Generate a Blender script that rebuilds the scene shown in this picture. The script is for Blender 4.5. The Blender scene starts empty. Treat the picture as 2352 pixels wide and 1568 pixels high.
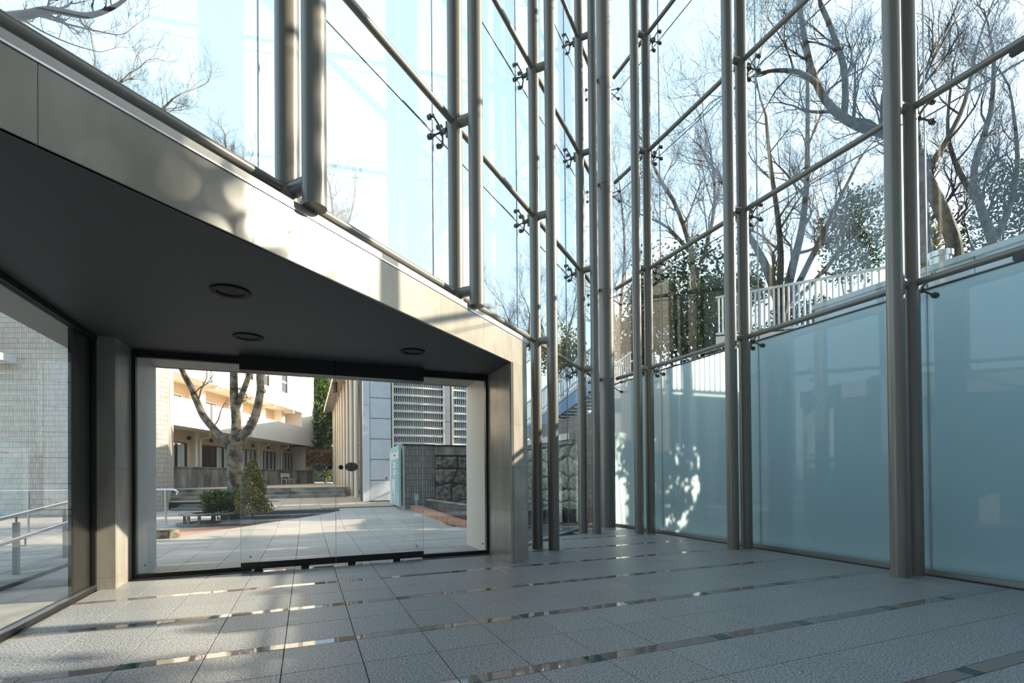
import bpy, math, random
from mathutils import Vector, Matrix
sc = bpy.context.scene
col = sc.collection
# ------------------------------------------------------------------ camera, light, exposure
H = 1.232
F, CX, CY = 1139.96, 1176.0, 1083.07
PITCH, ROLL, YAW = .00894, .00877, .39295
cam = bpy.data.cameras.new('camera'); camo = bpy.data.objects.new('camera', cam); col.objects.link(camo)
rt = Vector((math.cos(YAW), -math.sin(YAW), 0)); fw = Vector((math.sin(YAW), math.cos(YAW), 0)); up = Vector((0, 0, 1))
f2 = fw * math.cos(PITCH) + up * math.sin(PITCH); u2 = up * math.cos(PITCH) - fw * math.sin(PITCH)
r3 = rt * math.cos(ROLL) - u2 * math.sin(ROLL); u3 = rt * math.sin(ROLL) + u2 * math.cos(ROLL)
m = Matrix.Identity(4)
for i in range(3):
    m[i][0], m[i][1], m[i][2] = r3[i], u3[i], -f2[i]
m[2][3] = H
camo.matrix_world = m
cam.sensor_width = 36; cam.lens = 36 * F / 2352; cam.shift_y = (CY - 784) / 2352
cam.clip_start = .05; cam.clip_end = 500
sc.camera = camo

SUN_AZ, SUN_EL = math.radians(100.2), math.radians(26)
w = bpy.data.worlds.new('sky'); sc.world = w; w.use_nodes = True
nt = w.node_tree; bg = nt.nodes['Background']
sky = nt.nodes.new('ShaderNodeTexSky'); sky.sky_type = 'NISHITA'; sky.sun_disc = False
sky.sun_elevation = SUN_EL; sky.sun_rotation = SUN_AZ; sky.air_density = 1.0; sky.dust_density = 1.5; sky.ozone_density = 1.0
mx = nt.nodes.new('ShaderNodeMixRGB'); mx.inputs[0].default_value = .55; mx.inputs[2].default_value = (3.4, 4.5, 5.1, 1)
nt.links.new(sky.outputs[0], mx.inputs[1]); nt.links.new(mx.outputs[0], bg.inputs[0]); bg.inputs[1].default_value = .325
sl = bpy.data.lights.new('sun', 'SUN'); sl.energy = 10; sl.color = (1, .84, .64); sl.angle = math.radians(.6)
so = bpy.data.objects.new('sun', sl); col.objects.link(so)
sd = Vector((math.cos(SUN_EL) * math.sin(SUN_AZ), math.cos(SUN_EL) * math.cos(SUN_AZ), math.sin(SUN_EL)))
so.rotation_euler = sd.to_track_quat('Z', 'Y').to_euler(); so.location = sd * 60
sc.view_settings.view_transform = 'Standard'; sc.view_settings.look = 'None'
sc.view_settings.gamma = 1; sc.view_settings.exposure = 0.35; sc.view_settings.use_curve_mapping = False
sc.cycles.use_denoising = True
sc.cycles.max_bounces = 10; sc.cycles.transparent_max_bounces = 24; sc.cycles.transmission_bounces = 8
sc.cycles.sample_clamp_indirect = 6; sc.cycles.caustics_reflective = False; sc.cycles.caustics_refractive = False
sc.cycles.use_fast_gi = False

# ------------------------------------------------------------------ helpers
def C3(r, d, z=0):                      # from (to the side, depth, height) measured off the standpoint
    p = rt * r + fw * d
    return Vector((p.x, p.y, z))
PH = .84874
T = Vector((math.sin(PH), math.cos(PH), 0)); N = Vector((-T.y, T.x, 0))   # along and out of the slanted glass wall
def LW(off, l, z=0): return N * off + T * l + Vector((0, 0, z))
def side_of(px): return (px - CX) / F
class MB:
    def __init__(s): s.v = []; s.f = []
    def add(s, vs, fs):
        b = len(s.v); s.v += [tuple(p) for p in vs]; s.f += [tuple(b + i for i in q) for q in fs]; return s
    def box(s, a, b):
        (x0, y0, z0), (x1, y1, z1) = a, b
        return s.add([(x0,y0,z0),(x1,y0,z0),(x1,y1,z0),(x0,y1,z0),(x0,y0,z1),(x1,y0,z1),(x1,y1,z1),(x0,y1,z1)],
                     [(3,2,1,0),(4,5,6,7),(0,1,5,4),(1,2,6,5),(2,3,7,6),(3,0,4,7)])
    def obox(s, o, ax, ay, az):          # corner + three edge vectors
        o, ax, ay, az = Vector(o), Vector(ax), Vector(ay), Vector(az)
        q = [o, o+ax, o+ax+ay, o+ay]; q += [p+az for p in q]
        fs = [(3,2,1,0),(4,5,6,7),(0,1,5,4),(1,2,6,5),(2,3,7,6),(3,0,4,7)]
        if ax.cross(ay).dot(az) < 0: fs = [f[::-1] for f in fs]
        return s.add(q, fs)
    def prism(s, poly, z0, z1):
        n = len(poly); zz = (lambda p, z: z(p) if callable(z) else z)
        vs = [(p[0], p[1], zz(p, z0)) for p in poly] + [(p[0], p[1], zz(p, z1)) for p in poly]
        ar = sum(poly[i][0]*poly[(i+1)%n][1]-poly[(i+1)%n][0]*poly[i][1] for i in range(n))
        fs = [tuple(range(n))[::-1], tuple(range(n, 2*n))] + [(i, (i+1)%n, n+(i+1)%n, n+i) for i in range(n)]
        if ar < 0: fs = [f[::-1] for f in fs]
        return s.add(vs, fs)
    def tube(s, pts, rad, n=8, caps=True):
        pts = [Vector(p) for p in pts]; k = len(pts)
        if not isinstance(rad, (list, tuple)): rad = [rad]*k
        b = len(s.v); prev = None
        for i in range(k):
            d = (pts[min(i+1,k-1)] - pts[max(i-1,0)]).normalized()
            if prev is None:
                a = Vector((0,0,1)) if abs(d.z) < .9 else Vector((1,0,0)); x = d.cross(a).normalized()
            else:
                x = prev - d*prev.dot(d)
                x = x.normalized() if x.length > 1e-6 else d.orthogonal().normalized()
            prev = x; y = d.cross(x)
            for j in range(n):
                t = 2*math.pi*j/n
                p = pts[i] + (x*math.cos(t) + y*math.sin(t))*rad[i]; s.v.append((p.x,p.y,p.z))
        for i in range(k-1):
            for j in range(n):
                s.f.append((b+i*n+j, b+i*n+(j+1)%n, b+(i+1)*n+(j+1)%n, b+(i+1)*n+j))
        if caps:
            s.f.append(tuple(b+j for j in range(n))[::-1]); s.f.append(tuple(b+(k-1)*n+j for j in range(n)))
        return s
    def cyl(s, a, b, r, n=16): return s.tube([a, b], r, n)
    def lathe(s, c, prof, n=24, axis=None):
        # prof: (radius, height) pairs round a vertical axis through c
        b = len(s.v); k = len(prof)
        for (r, z) in prof:
            for j in range(n):
                t = 2*math.pi*j/n; s.v.append((c[0]+r*math.cos(t), c[1]+r*math.sin(t), c[2]+z))
        for i in range(k-1):
            for j in range(n):
                s.f.append((b+i*n+j, b+i*n+(j+1)%n, b+(i+1)*n+(j+1)%n, b+(i+1)*n+j))
        return s
    def build(s, name, mat, parent=None, smooth=False, base=None):
        me = bpy.data.meshes.new(name); me.from_pydata(s.v, [], s.f)
        me.materials.append(mat)
        if smooth:
            me.polygons.foreach_set('use_smooth', [True]*len(me.polygons))
            try: me.set_sharp_from_angle(angle=math.radians(40))
            except Exception: pass
        me.update()
        return link(name, me, parent)
def link(name, me, parent=None, loc=None, rot=None):
    o = bpy.data.objects.new(name, me); col.objects.link(o)
    if parent is not None:
        o.parent = parent
        o.matrix_parent_inverse = INV.get(parent.name, Matrix.Identity(4))
    if loc is not None: o.location = loc
    if rot is not None: o.rotation_euler = rot
    return o
INV = {}
def thing(name, label, cat, loc=(0,0,0), group=None):
    o = bpy.data.objects.new(name, None); col.objects.link(o); o.location = loc; o.empty_display_size = .1
    INV[o.name] = Matrix.Translation(-Vector(loc))
    o['label'] = label; o['category'] = cat
    if group: o['group'] = group
    return o
def tag(o, label, cat, group=None):
    o['label'] = label; o['category'] = cat
    if group: o['group'] = group
    return o
def struct(o): o['kind'] = 'structure'; return o
def stuff(o): o['kind'] = 'stuff'; return o

# ------------------------------------------------------------------ materials
def newmat(name):
    mt = bpy.data.materials.new(name); mt.use_nodes = True; n = mt.node_tree
    return mt, n, n.nodes['Principled BSDF'], n.nodes['Material Output']
def mat(name, c, rough=.6, metal=0, c2=None, scale=8, detail=4, bump=0, bscale=None, rnd=0, spec=.5, stretch=None, low=.35, high=.65):
    mt, n, p, out = newmat(name); L = n.links.new
    p.inputs['Roughness'].default_value = rough; p.inputs['Metallic'].default_value = metal
    p.inputs['Specular IOR Level'].default_value = spec
    src = None
    tc = n.nodes.new('ShaderNodeTexCoord')
    geo = n.nodes.new('ShaderNodeNewGeometry')
    vec = geo.outputs['Position']
    if stretch:
        mp = n.nodes.new('ShaderNodeMapping'); mp.inputs['Scale'].default_value = stretch; L(vec, mp.inputs[0]); vec = mp.outputs[0]
    if c2 is not None:
        no = n.nodes.new('ShaderNodeTexNoise'); no.inputs['Scale'].default_value = scale; no.inputs['Detail'].default_value = detail
        L(vec, no.inputs['Vector'])
        cr = n.nodes.new('ShaderNodeValToRGB'); cr.color_ramp.elements[0].position = low; cr.color_ramp.elements[1].position = high
        cr.color_ramp.elements[0].color = (*c, 1); cr.color_ramp.elements[1].color = (*c2, 1)
        L(no.outputs['Fac'], cr.inputs[0]); src = cr.outputs[0]
    if rnd:
        oi = n.nodes.new('ShaderNodeObjectInfo'); hs = n.nodes.new('ShaderNodeHueSaturation')
        mr = n.nodes.new('ShaderNodeMapRange'); mr.inputs[3].default_value = 1-rnd; mr.inputs[4].default_value = 1+rnd
        L(oi.outputs['Random'], mr.inputs[0]); L(mr.outputs[0], hs.inputs['Value'])
        if src is not None: L(src, hs.inputs['Color'])
        else: hs.inputs['Color'].default_value = (*c, 1)
        src = hs.outputs[0]
    if src is not None: L(src, p.inputs['Base Color'])
    else: p.inputs['Base Color'].default_value = (*c, 1)
    if bump:
        nb = n.nodes.new('ShaderNodeTexNoise'); nb.inputs['Scale'].default_value = bscale or scale; nb.inputs['Detail'].default_value = 3
        L(vec, nb.inputs['Vector'])
        bp = n.nodes.new('ShaderNodeBump'); bp.inputs['Strength'].default_value = bump; bp.inputs['Distance'].default_value = .01
        L(nb.outputs['Fac'], bp.inputs['Height']); L(bp.outputs[0], p.inputs['Normal'])
    return mt
def fresnel(n, ior):
    # same reflectance from both faces of the thin pane
    L = n.links.new; fr = n.nodes.new('ShaderNodeFresnel'); geo = n.nodes.new('ShaderNodeNewGeometry'); mr = n.nodes.new('ShaderNodeMapRange')
    mr.inputs[3].default_value = ior; mr.inputs[4].default_value = 1/ior
    L(geo.outputs['Backfacing'], mr.inputs[0]); L(mr.outputs[0], fr.inputs[0]); return fr
def glass(name, tint, ior=1.5, rough=0.0):
    mt, n, p, out = newmat(name); n.nodes.remove(p); L = n.links.new
    tr = n.nodes.new('ShaderNodeBsdfTransparent'); tr.inputs[0].default_value = (*tint, 1)
    gl = n.nodes.new('ShaderNodeBsdfGlossy'); gl.inputs['Roughness'].default_value = rough; gl.inputs[0].default_value = (.95,.97,1,1)
    fr = fresnel(n, ior)
    ms = n.nodes.new('ShaderNodeMixShader'); L(fr.outputs[0], ms.inputs[0]); L(tr.outputs[0], ms.inputs[1]); L(gl.outputs[0], ms.inputs[2])
    L(ms.outputs[0], out.inputs[0]); return mt
def frosted(name):
    mt, n, p, out = newmat(name); n.nodes.remove(p); L = n.links.new
    tl = n.nodes.new('ShaderNodeBsdfTranslucent'); tl.inputs[0].default_value = (.84,.97,.99,1)
    df = n.nodes.new('ShaderNodeBsdfDiffuse'); df.inputs[0].default_value = (.48,.60,.64,1)
    gl = n.nodes.new('ShaderNodeBsdfGlossy'); gl.inputs['Roughness'].default_value = .02
    fr = fresnel(n, 1.5)
    a = n.nodes.new('ShaderNodeMixShader'); a.inputs[0].default_value = .15; L(tl.outputs[0], a.inputs[1]); L(df.outputs[0], a.inputs[2])
    b = n.nodes.new('ShaderNodeMixShader'); L(fr.outputs[0], b.inputs[0]); L(a.outputs[0], b.inputs[1]); L(gl.outputs[0], b.inputs[2])
    L(b.outputs[0], out.inputs[0]); return mt
def tilewall(name, c, cj, bw, bh, horizontal=True, rough=.45, axis='XY', rib=0.0, c2=None):
    # stacked small facing tiles: too fine and far to be pieces, colour and relief only
    mt, n, p, out = newmat(name); L = n.links.new
    uv = n.nodes.new('ShaderNodeUVMap')
    br = n.nodes.new('ShaderNodeTexBrick'); br.offset = 0; br.squash = 1
    br.inputs['Color1'].default_value = (*c, 1); br.inputs['Color2'].default_value = (*(c2 or [x*.93 for x in c]), 1); br.inputs['Mortar'].default_value = (*cj, 1)
    br.inputs['Scale'].default_value = 1; br.inputs['Brick Width'].default_value = bw; br.inputs['Row Height'].default_value = bh
    br.inputs['Mortar Size'].default_value = min(bw, bh)*.09; br.inputs['Mortar Smooth'].default_value = .2
    L(uv.outputs[0], br.inputs[0]); L(br.outputs[0], p.inputs['Base Color']); p.inputs['Roughness'].default_value = rough
    bp = n.nodes.new('ShaderNodeBump'); bp.inputs['Strength'].default_value = .6; bp.inputs['Distance'].default_value = .01; bp.invert = True
    L(br.outputs['Fac'], bp.inputs['Height']); L(bp.outputs[0], p.inputs['Normal'])
    return mt
def leafmat(name, c1, c2):
    mt, n, p, out = newmat(name); L = n.links.new
    geo = n.nodes.new('ShaderNodeNewGeometry'); cr = n.nodes.new('ShaderNodeValToRGB')
    cr.color_ramp.elements[0].color = (*c1, 1); cr.color_ramp.elements[1].color = (*c2, 1)
    L(geo.outputs['Random Per Island'], cr.inputs[0]); L(cr.outputs[0], p.inputs['Base Color'])
    p.inputs['Roughness'].default_value = .35
    tl = n.nodes.new('ShaderNodeBsdfTranslucent'); L(cr.outputs[0], tl.inputs[0])
    ms = n.nodes.new('ShaderNodeMixShader'); ms.inputs[0].default_value = .3; L(p.outputs[0], ms.inputs[1]); L(tl.outputs[0], ms.inputs[2])
    L(ms.outputs[0], out.inputs[0]); return mt
M = {}
M['granite'] = mat('granite', (.105,.112,.12), .42, c2=(.50,.515,.53), scale=75, detail=4, bump=.04, bscale=90, rnd=.05, low=.36, high=.68, spec=.5)
M['granite_out'] = mat('granite_outdoor', (.235,.22,.20), .6, c2=(.50,.47,.43), scale=130, detail=3, bump=.1, bscale=110, rnd=.08, low=.3, high=.7)
M['joint'] = mat('joint', (.06,.06,.06), .9)
M['strip'] = mat('polished_strip', (.14,.115,.11), .04, c2=(.30,.25,.24), scale=160, detail=2, rnd=.12, spec=.7)
M['strip_out'] = mat('pale_strip', (.34,.27,.23), .35, c2=(.44,.37,.32), scale=100)
M['asphalt'] = mat('grey_paving', (.24,.225,.205), .8, c2=(.37,.345,.315), scale=3)
M['green'] = mat('green_granite', (.02,.05,.045), .05, c2=(.05,.11,.095), scale=120, detail=2, spec=.7)
M['limestone'] = mat('limestone', (.285,.26,.222), .22, c2=(.36,.332,.29), scale=3, detail=8, stretch=(1.5,1.5,.5), spec=.45, rnd=.04)
M['hallwall'] = mat('hall_wall', (.45,.45,.44), .6)
M['soffit'] = mat('dark_soffit', (.055,.057,.06), .6)
M['soffit2'] = mat('pale_soffit', (.42,.38,.35), .45)
M['panel'] = mat('grey_panel', (.50,.50,.49), .35)
M['steel'] = mat('painted_steel', (.225,.213,.19), .30, metal=.2, spec=.5)
M['steelcap'] = mat('steel_flashing', (.36,.35,.33), .35, metal=.5)
M['darkmetal'] = mat('dark_metal', (.035,.034,.033), .35, metal=.6)
M['fitting'] = mat('cast_fitting', (.13,.14,.13), .4, metal=.6)
M['stainless'] = mat('stainless', (.55,.56,.58), .25, metal=1)
M['glass'] = glass('clear_glass', (.955,.985,.985), 1.42)
M['doorglass'] = glass('door_glass', (.98,.99,.988), 1.40)
M['frosted'] = frosted('frosted_film')
M['seal'] = mat('sealant', (.30,.35,.40), .3)
M['lampblack'] = mat('lamp_black', (.006,.006,.006), .5, spec=.2)
M['lampring'] = mat('lamp_ring', (.02,.02,.02), .6, spec=.2)
M['sticker'] = mat('sticker_grey', (.24,.24,.21), .5)
M['stickered'] = mat('sticker_red', (.5,.02,.02), .5)
M['stickerblk'] = mat('sticker_black', (.008,.008,.008), .5)
M['stickerteal'] = mat('sticker_teal', (.03,.35,.42), .5)
M['stickerpale'] = mat('sticker_pale', (.55,.62,.66), .5)
M['concrete'] = mat('stained_concrete', (.10,.095,.085), .8, c2=(.38,.35,.30), scale=1.6, detail=8, stretch=(1,1,.35))
M['stepstone'] = mat('step_stone', (.11,.11,.105), .75, c2=(.19,.185,.175), scale=20, rnd=.1)
M['terracotta'] = mat('terracotta', (.36,.20,.14), .75, c2=(.46,.27,.20), scale=5, rnd=.08)
M['orange'] = mat('orange_tile', (.42,.20,.12), .6, c2=(.52,.27,.17), scale=8, rnd=.1)
M['plaza'] = mat('plaza_tile', (.34,.28,.22), .75, c2=(.46,.385,.30), scale=2, rnd=.08)
M['facade'] = mat('facade_render', (.86,.79,.68), .7, c2=(.88,.81,.70), scale=4)
M['facadetile'] = tilewall('facade_tile', (.80,.63,.46), (.58,.43,.30), .25, .14)
M['towertile'] = tilewall('tower_tile', (.66,.58,.49), (.13,.11,.09), .065, .186, c2=(.52,.46,.39))
M['ribtile'] = tilewall('rib_tile', (.30,.27,.235), (.06,.055,.05), .075, .19, c2=(.20,.18,.16))
M['winframe'] = mat('window_frame', (.03,.022,.018), .4)
M['curtainglass'] = mat('curtained_glass', (.45,.56,.53), .08, c2=(.62,.70,.64), scale=3, stretch=(2,2,.3), spec=.8)
M['darkglass'] = mat('dark_glass', (.06,.05,.04), .08, spec=.8)
M['white'] = mat('white_paint', (.70,.71,.73), .45)
M['whitepanel'] = mat('white_panel', (.68,.70,.74), .35, c2=(.74,.76,.79), scale=6, rnd=.02)
M['cream'] = mat('cream_paint', (.80,.73,.62), .5)
M['louver'] = mat('louver_white', (.66,.68,.69), .4)
M['sign'] = mat('sign_teal', (.36,.56,.56), .4)
M['signwhite'] = mat('sign_white', (.75,.76,.76), .4)
M['signtext'] = mat('sign_text', (.08,.12,.16), .5)
M['signred'] = mat('sign_red', (.5,.06,.07), .5)
M['stone'] = mat('quarry_stone', (.06,.052,.042), .85, c2=(.30,.25,.19), scale=9, detail=8, bump=.8, bscale=14, rnd=.25)
M['paleston'] = mat('pale_quarry_stone', (.20,.18,.13), .8, c2=(.52,.48,.38), scale=7, detail=8, bump=.9, bscale=9, rnd=.15)  # made paler than the other quarry stone, reflected sunlight put into its colour
M['mortar'] = mat('mortar', (.05,.045,.04), .9)
M['blackgranite'] = mat('black_granite', (.03,.035,.035), .15, c2=(.08,.085,.08), scale=5, stretch=(3,3,.4))
M['water'] = mat('water', (.02,.03,.03), .03, spec=.8)
M['bluewall'] = mat('blue_panel', (.22,.36,.55), .4)
M['bark'] = mat('bark', (.045,.037,.03), .9, c2=(.15,.13,.105), scale=6, detail=6, bump=.6, bscale=18)
M['barkmoss'] = mat('mossy_bark', (.04,.027,.016), .9, c2=(.28,.225,.16), scale=6, detail=8, bump=.7, bscale=14)
M['twig'] = mat('twig', (.12,.09,.065), .8)
M['twigdark'] = mat('twig_dark', (.05,.045,.05), .8)
M['moss'] = mat('moss', (.20,.25,.03), .9)
M['leafdark'] = leafmat('leaf_dark', (.012,.03,.012), (.05,.09,.03))
M['leafmid'] = leafmat('leaf_mid', (.03,.06,.012), (.12,.17,.03))
M['leafgold'] = leafmat('leaf_gold', (.07,.09,.012), (.36,.28,.05))
M['leafdry'] = leafmat('leaf_dry', (.30,.13,.06), (.50,.30,.16))
M['soil'] = mat('soil', (.05,.04,.03), .95, c2=(.12,.09,.06), scale=8)
M['hill'] = mat('hill_earth', (.05,.055,.03), .95, c2=(.12,.10,.06), scale=3)
M['blue'] = mat('blue_plastic', (.03,.12,.7), .4)

# ------------------------------------------------------------------ floor: granite tiles with polished strips
def proj(p):
    x, y, z = p[0], p[1], p[2]-H
    r = math.cos(YAW)*x - math.sin(YAW)*y; d = math.sin(YAW)*x + math.cos(YAW)*y
    if d < .3: return None
    return (CX + F*r/d, CY - F*z/d + 10, d)
def chamfer_tile(name, sx, sy, t, mt, c=.002):
    mb = MB()
    a, b = sx/2, sy/2
    mb.add([(-a,-b,-t),(a,-b,-t),(a,b,-t),(-a,b,-t),(-a,-b,-c),(a,-b,-c),(a,b,-c),(-a,b,-c),(-a+c,-b+c,0),(a-c,-b+c,0),(a-c,b-c,0),(-a+c,b-c,0)],
           [(0,1,5,4),(1,2,6,5),(2,3,7,6),(3,0,4,7),(4,5,9,8),(5,6,10,9),(6,7,11,10),(7,4,8,11),(8,9,10,11)])
    me = bpy.data.meshes.new(name); me.from_pydata(mb.v, [], mb.f); me.materials.append(mt); return me
X0, TP, SW, PER, YS = -.153, .5, .11, 1.12, 4.01
RAMP0, RAMPK = 12.4, .07
def groundz(y): return RAMPK*min(max(y-RAMP0, 0), 4.29)
def edgex(y): return min(-2.6 + (y-12.4)*1.093, .86)
def inside(x, y):
    p = Vector((x, y, 0))
    return -2.16 < x < 7.08 and (p.dot(N) < 3.60 or (x < 2.70 and y < 7.50)) and y < 10.4
floor = struct(MB().prism([(-2.3,-.6),(7.2,-.6),(7.2,10.75),(6.9,10.75),(2.8,7.56),(-2.3,7.56)], -.15, -.022).build('floor', M['joint']))
yard = struct(MB().prism([(-14,3),(-2.31,3),(-2.31,7.57),(2.75,7.57),(6.9,10.9),(6.9,17.5),(-14,17.5)], -.2, lambda p: -.024).build('floor_courtyard', M['joint']))
tile_me = chamfer_tile('tile', TP-.005, (PER-SW)/2-.005, .02, M['granite'])
tile_out = chamfer_tile('tile_out', TP-.006, (PER-SW)/2-.006, .02, M['granite_out'])
strip_me = chamfer_tile('strip', TP-.004, SW-.004, .02, M['strip'], .001)
strip_out = chamfer_tile('strip_out', TP-.004, SW-.004, .02, M['strip_out'], .001)
green_me = chamfer_tile('green', SW+.01, SW-.003, .0215, M['green'], .001)
rows = []
for k in range(-5, 12):
    yc = YS + PER*k
    rows.append((yc, 's')); hh = (PER-SW)/2
    rows.append((yc + SW/2 + hh/2, 't')); rows.append((yc + SW/2 + hh*1.5, 't'))
hall, court, edge = [], [], []
def tilt(y): return math.atan(RAMPK) if RAMP0 < y < RAMP0+4.29 else 0
for yc, kind in rows:
    if yc < .6 or yc > 16.6: continue
    for i in range(-14, 20):
        xc = X0 + TP*(i+.5)
        q = proj((xc, yc, 0))
        if q is None: continue
        onscr = -120 < q[0] < 2480 and q[1] < 1700
        if not onscr: continue
        area = (F/q[2])**2*(H/q[2])*TP*(TP if kind == 't' else SW)
        if inside(xc, yc): hall.append((area, kind, xc, yc, i))
        elif yc > 7.57 and -3.4 < xc < 3.75 and (Vector((xc, yc, 0)).dot(N) > 3.75 or xc < 2.9):
            if yc > 12.2 and xc < edgex(yc) + .42:
                if xc > edgex(yc) - .36: edge.append((kind, xc, yc))
                continue
            if xc > 3.72 - (yc-10.9)*.1: continue
            court.append((area, kind, xc, yc, i))
def lay(lst, tm, sm, parent, cut=lambda a: True):
    for kd, me, nm, lim in (('t', tm, 'tile', 298), ('s', sm, 'strip', 298)):
        L = sorted([a for a in lst if a[1] == kd], reverse=True)
        for a in L[:lim]:
            x, y = a[2], a[3]
            link(nm, me, parent, (x, y, groundz(y)), (tilt(y), 0, 0))
        rest = MB()
        for a in L[lim:]:
            x, y, z = a[2], a[3], groundz(a[3]); hx = TP/2-.003; hy = ((PER-SW)/2 if kd == 't' else SW)/2-.003
            z0, z1 = groundz(y-hy), groundz(y+hy)
            rest.add([(x-hx,y-hy,z0-.02),(x+hx,y-hy,z0-.02),(x+hx,y+hy,z1-.02),(x-hx,y+hy,z1-.02),(x-hx,y-hy,z0),(x+hx,y-hy,z0),(x+hx,y+hy,z1),(x-hx,y+hy,z1)],
                     [(4,5,6,7),(0,1,5,4),(1,2,6,5),(2,3,7,6),(3,0,4,7)])
        if rest.v: stuff(rest.build('far_tiles' if kd == 't' else 'far_strips', me.materials[0], parent))
lay(hall, tile_me, strip_me, floor)
lay(court, tile_out, strip_out, yard)
def clip_half(poly, f):
    out = []
    for i in range(len(poly)):
        a, b = poly[i], poly[(i+1)%len(poly)]; fa, fb = f(a), f(b)
        if fa >= 0: out.append(a)
        if (fa >= 0) != (fb >= 0):
            t = fa/(fa-fb); out.append((a[0]+(b[0]-a[0])*t, a[1]+(b[1]-a[1])*t))
    return out
for kind, x, y in edge:                  # tiles cut along the slanting edge of the ramp
    hx, hy = TP/2-.003, ((PER-SW)/2 if kind == 't' else SW)/2-.003
    q = clip_half([(x-hx,y-hy),(x+hx,y-hy),(x+hx,y+hy),(x-hx,y+hy)], lambda p: p[0]-edgex(p[1]))
    if len(q) > 2: MB().prism(q, -.02, lambda p: groundz(p[1])).build('cut_tile' if kind == 't' else 'cut_strip', M['granite_out'] if kind == 't' else M['strip_out'], yard)
for k in range(-2, 6):                   # small green squares in the strips
    yc = YS + PER*k
    for j in range(-2, 8):
        xj = .847 + j*1.0; xg = xj + (.062 if j % 2 == 0 else -.062)
        if inside(xg, yc) and inside(xg+.2, yc):
            link('green_square', green_me, floor, (xg, yc, .0015))
# last narrow row of tiles by the frosted wall comes from the same grid; metal curb closes it
# ------------------------------------------------------------------ glass walls
GX = 7.13; GO = 3.66
LV = [3.519, 5.651, 8.178, 10.69, 13.2]
YA = [3.695, 6.179, 8.682]; LL = [2.763, 5.254, 7.759, 10.25]
XP = 6.803
def pane_box(mb, a, b, z0, z1, nrm, th=.016):
    a, b = Vector(a), Vector(b); n = Vector(nrm)*th
    return mb.obox((a.x, a.y, z0), b-a, n, (0, 0, z1-z0))
g = .006
win2 = struct(MB().box((7.09,-1.3,-.02), (7.18,10.62,.035)).build('window_2', M['steelcap']))      # curb carrying the glass
ysm = [-1.285, 1.2] + YA + [10.53]
zl = [.035] + LV
sealR = MB()
for i in range(len(ysm)-1):
    for k in range(len(zl)-1):
        pane_box(MB(), (0,0,0), (0,0,0), 0, 1, (1,0,0))
        mb = MB(); pane_box(mb, (GX, ysm[i]+g, 0), (GX, ysm[i+1]-g, 0), zl[k]+(g if k else 0), zl[k+1]-g, (1,0,0))
        o = mb.build('frosted_pane' if k == 0 else 'pane', M['frosted'] if k == 0 else M['glass'], win2)
    if i: sealR.box((GX-.002, ysm[i]-g, .03), (GX+.018, ysm[i]+g, 13.2))
for k in range(1, len(zl)): sealR.box((GX-.001, -1.3, zl[k]-g), (GX+.017, 10.53, zl[k]+g))
# dark edge trim capping the frosted panes
sealR.build('sealant', M['seal'], win2)
MB().box((GX-.006,-1.3,3.495), (GX+.022,10.53,3.513)).build('film_edge', M['darkmetal'], win2)
ls = [.2] + LL + [12.0]
win1 = struct(MB().obox(LW(GO-.05, 6.9, -.02), T*5.2, N*.12, (0,0,.055)).build('window_1', M['steelcap']))
sealL = MB()
for i in range(len(ls)-1):
    for k in range(len(zl)-1):
        a, b = ls[i]+g, ls[i+1]-g
        if k == 0:
            if b < 7.1: continue
            a = max(a, 7.02)
        p, q = LW(GO, a), LW(GO, b)
        z0 = zl[k]+(g if k else 0)
        if k == 1 and b < 7.1: z0 = 3.30
        mb = MB(); pane_box(mb, p, q, z0, zl[k+1]-g, N); mb.build('pane', M['glass'], win1)
    if i:
        sealL.obox(LW(GO-.002, ls[i]-g, 3.3 if ls[i] < 7 else .03), T*2*g, N*.02, (0,0,13.2-(3.3 if ls[i] < 7 else .03)))
for k in range(1, len(zl)):
    l0 = 7.0 if k == 1 else .2
    sealL.obox(LW(GO-.001, l0, zl[k]-g), T*(12-l0), N*.018, (0,0,2*g))
sealL.build('sealant', M['seal'], win1)

# ------------------------------------------------------------------ steel masts with spider fittings
PR = .092
def disc_stack(c, n, r=.036):            # one glass bolt: boss, collar and washer on the far side
    c, n = Vector(c), Vector(n)
    mb = MB()
    mb.tube([c-n*.055, c-n*.02, c-n*.02, c+n*.004], [.022, .022, r, r], 12)
    mb.tube([c+n*.018, c+n*.035], [r, r*.8], 12)
    return mb
def spider(parent, base, n, t, level, offs=.327):
    # base: mast axis point; n: towards the glass; t: along the wall
    base, n, t = Vector(base), Vector(n), Vector(t)
    hub = base + n*(offs-.13)
    mb = MB()
    u = Vector((0,0,1))
    mb.obox(base + n*(PR-.01) - t*.012 - u*.13, t*.024, n*.05, u*.20)
    mb.tube([base + n*(PR+.03) - u*.04, hub - u*.04], .035, 12)
    mb.tube([hub - n*.01 - u*.04, hub + n*.015 - u*.04], .043, 12)
    s = mb.build('spider_fitting', M['fitting'], parent, True)
    for st in (-1, 1):
        for sz in (-1, 1):
            c = hub + n*.105 + t*st*.10 + u*sz*.125
            MB().tube([hub - u*.04, hub - u*.04 + (c-n*.045-(hub-u*.04))*.5 - n*.01, c - n*.045], [.016,.012,.012], 6).build('arm', M['fitting'], s, True)
            disc_stack(c, n).build('glass_bolt', M['fitting'], s, True)
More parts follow.
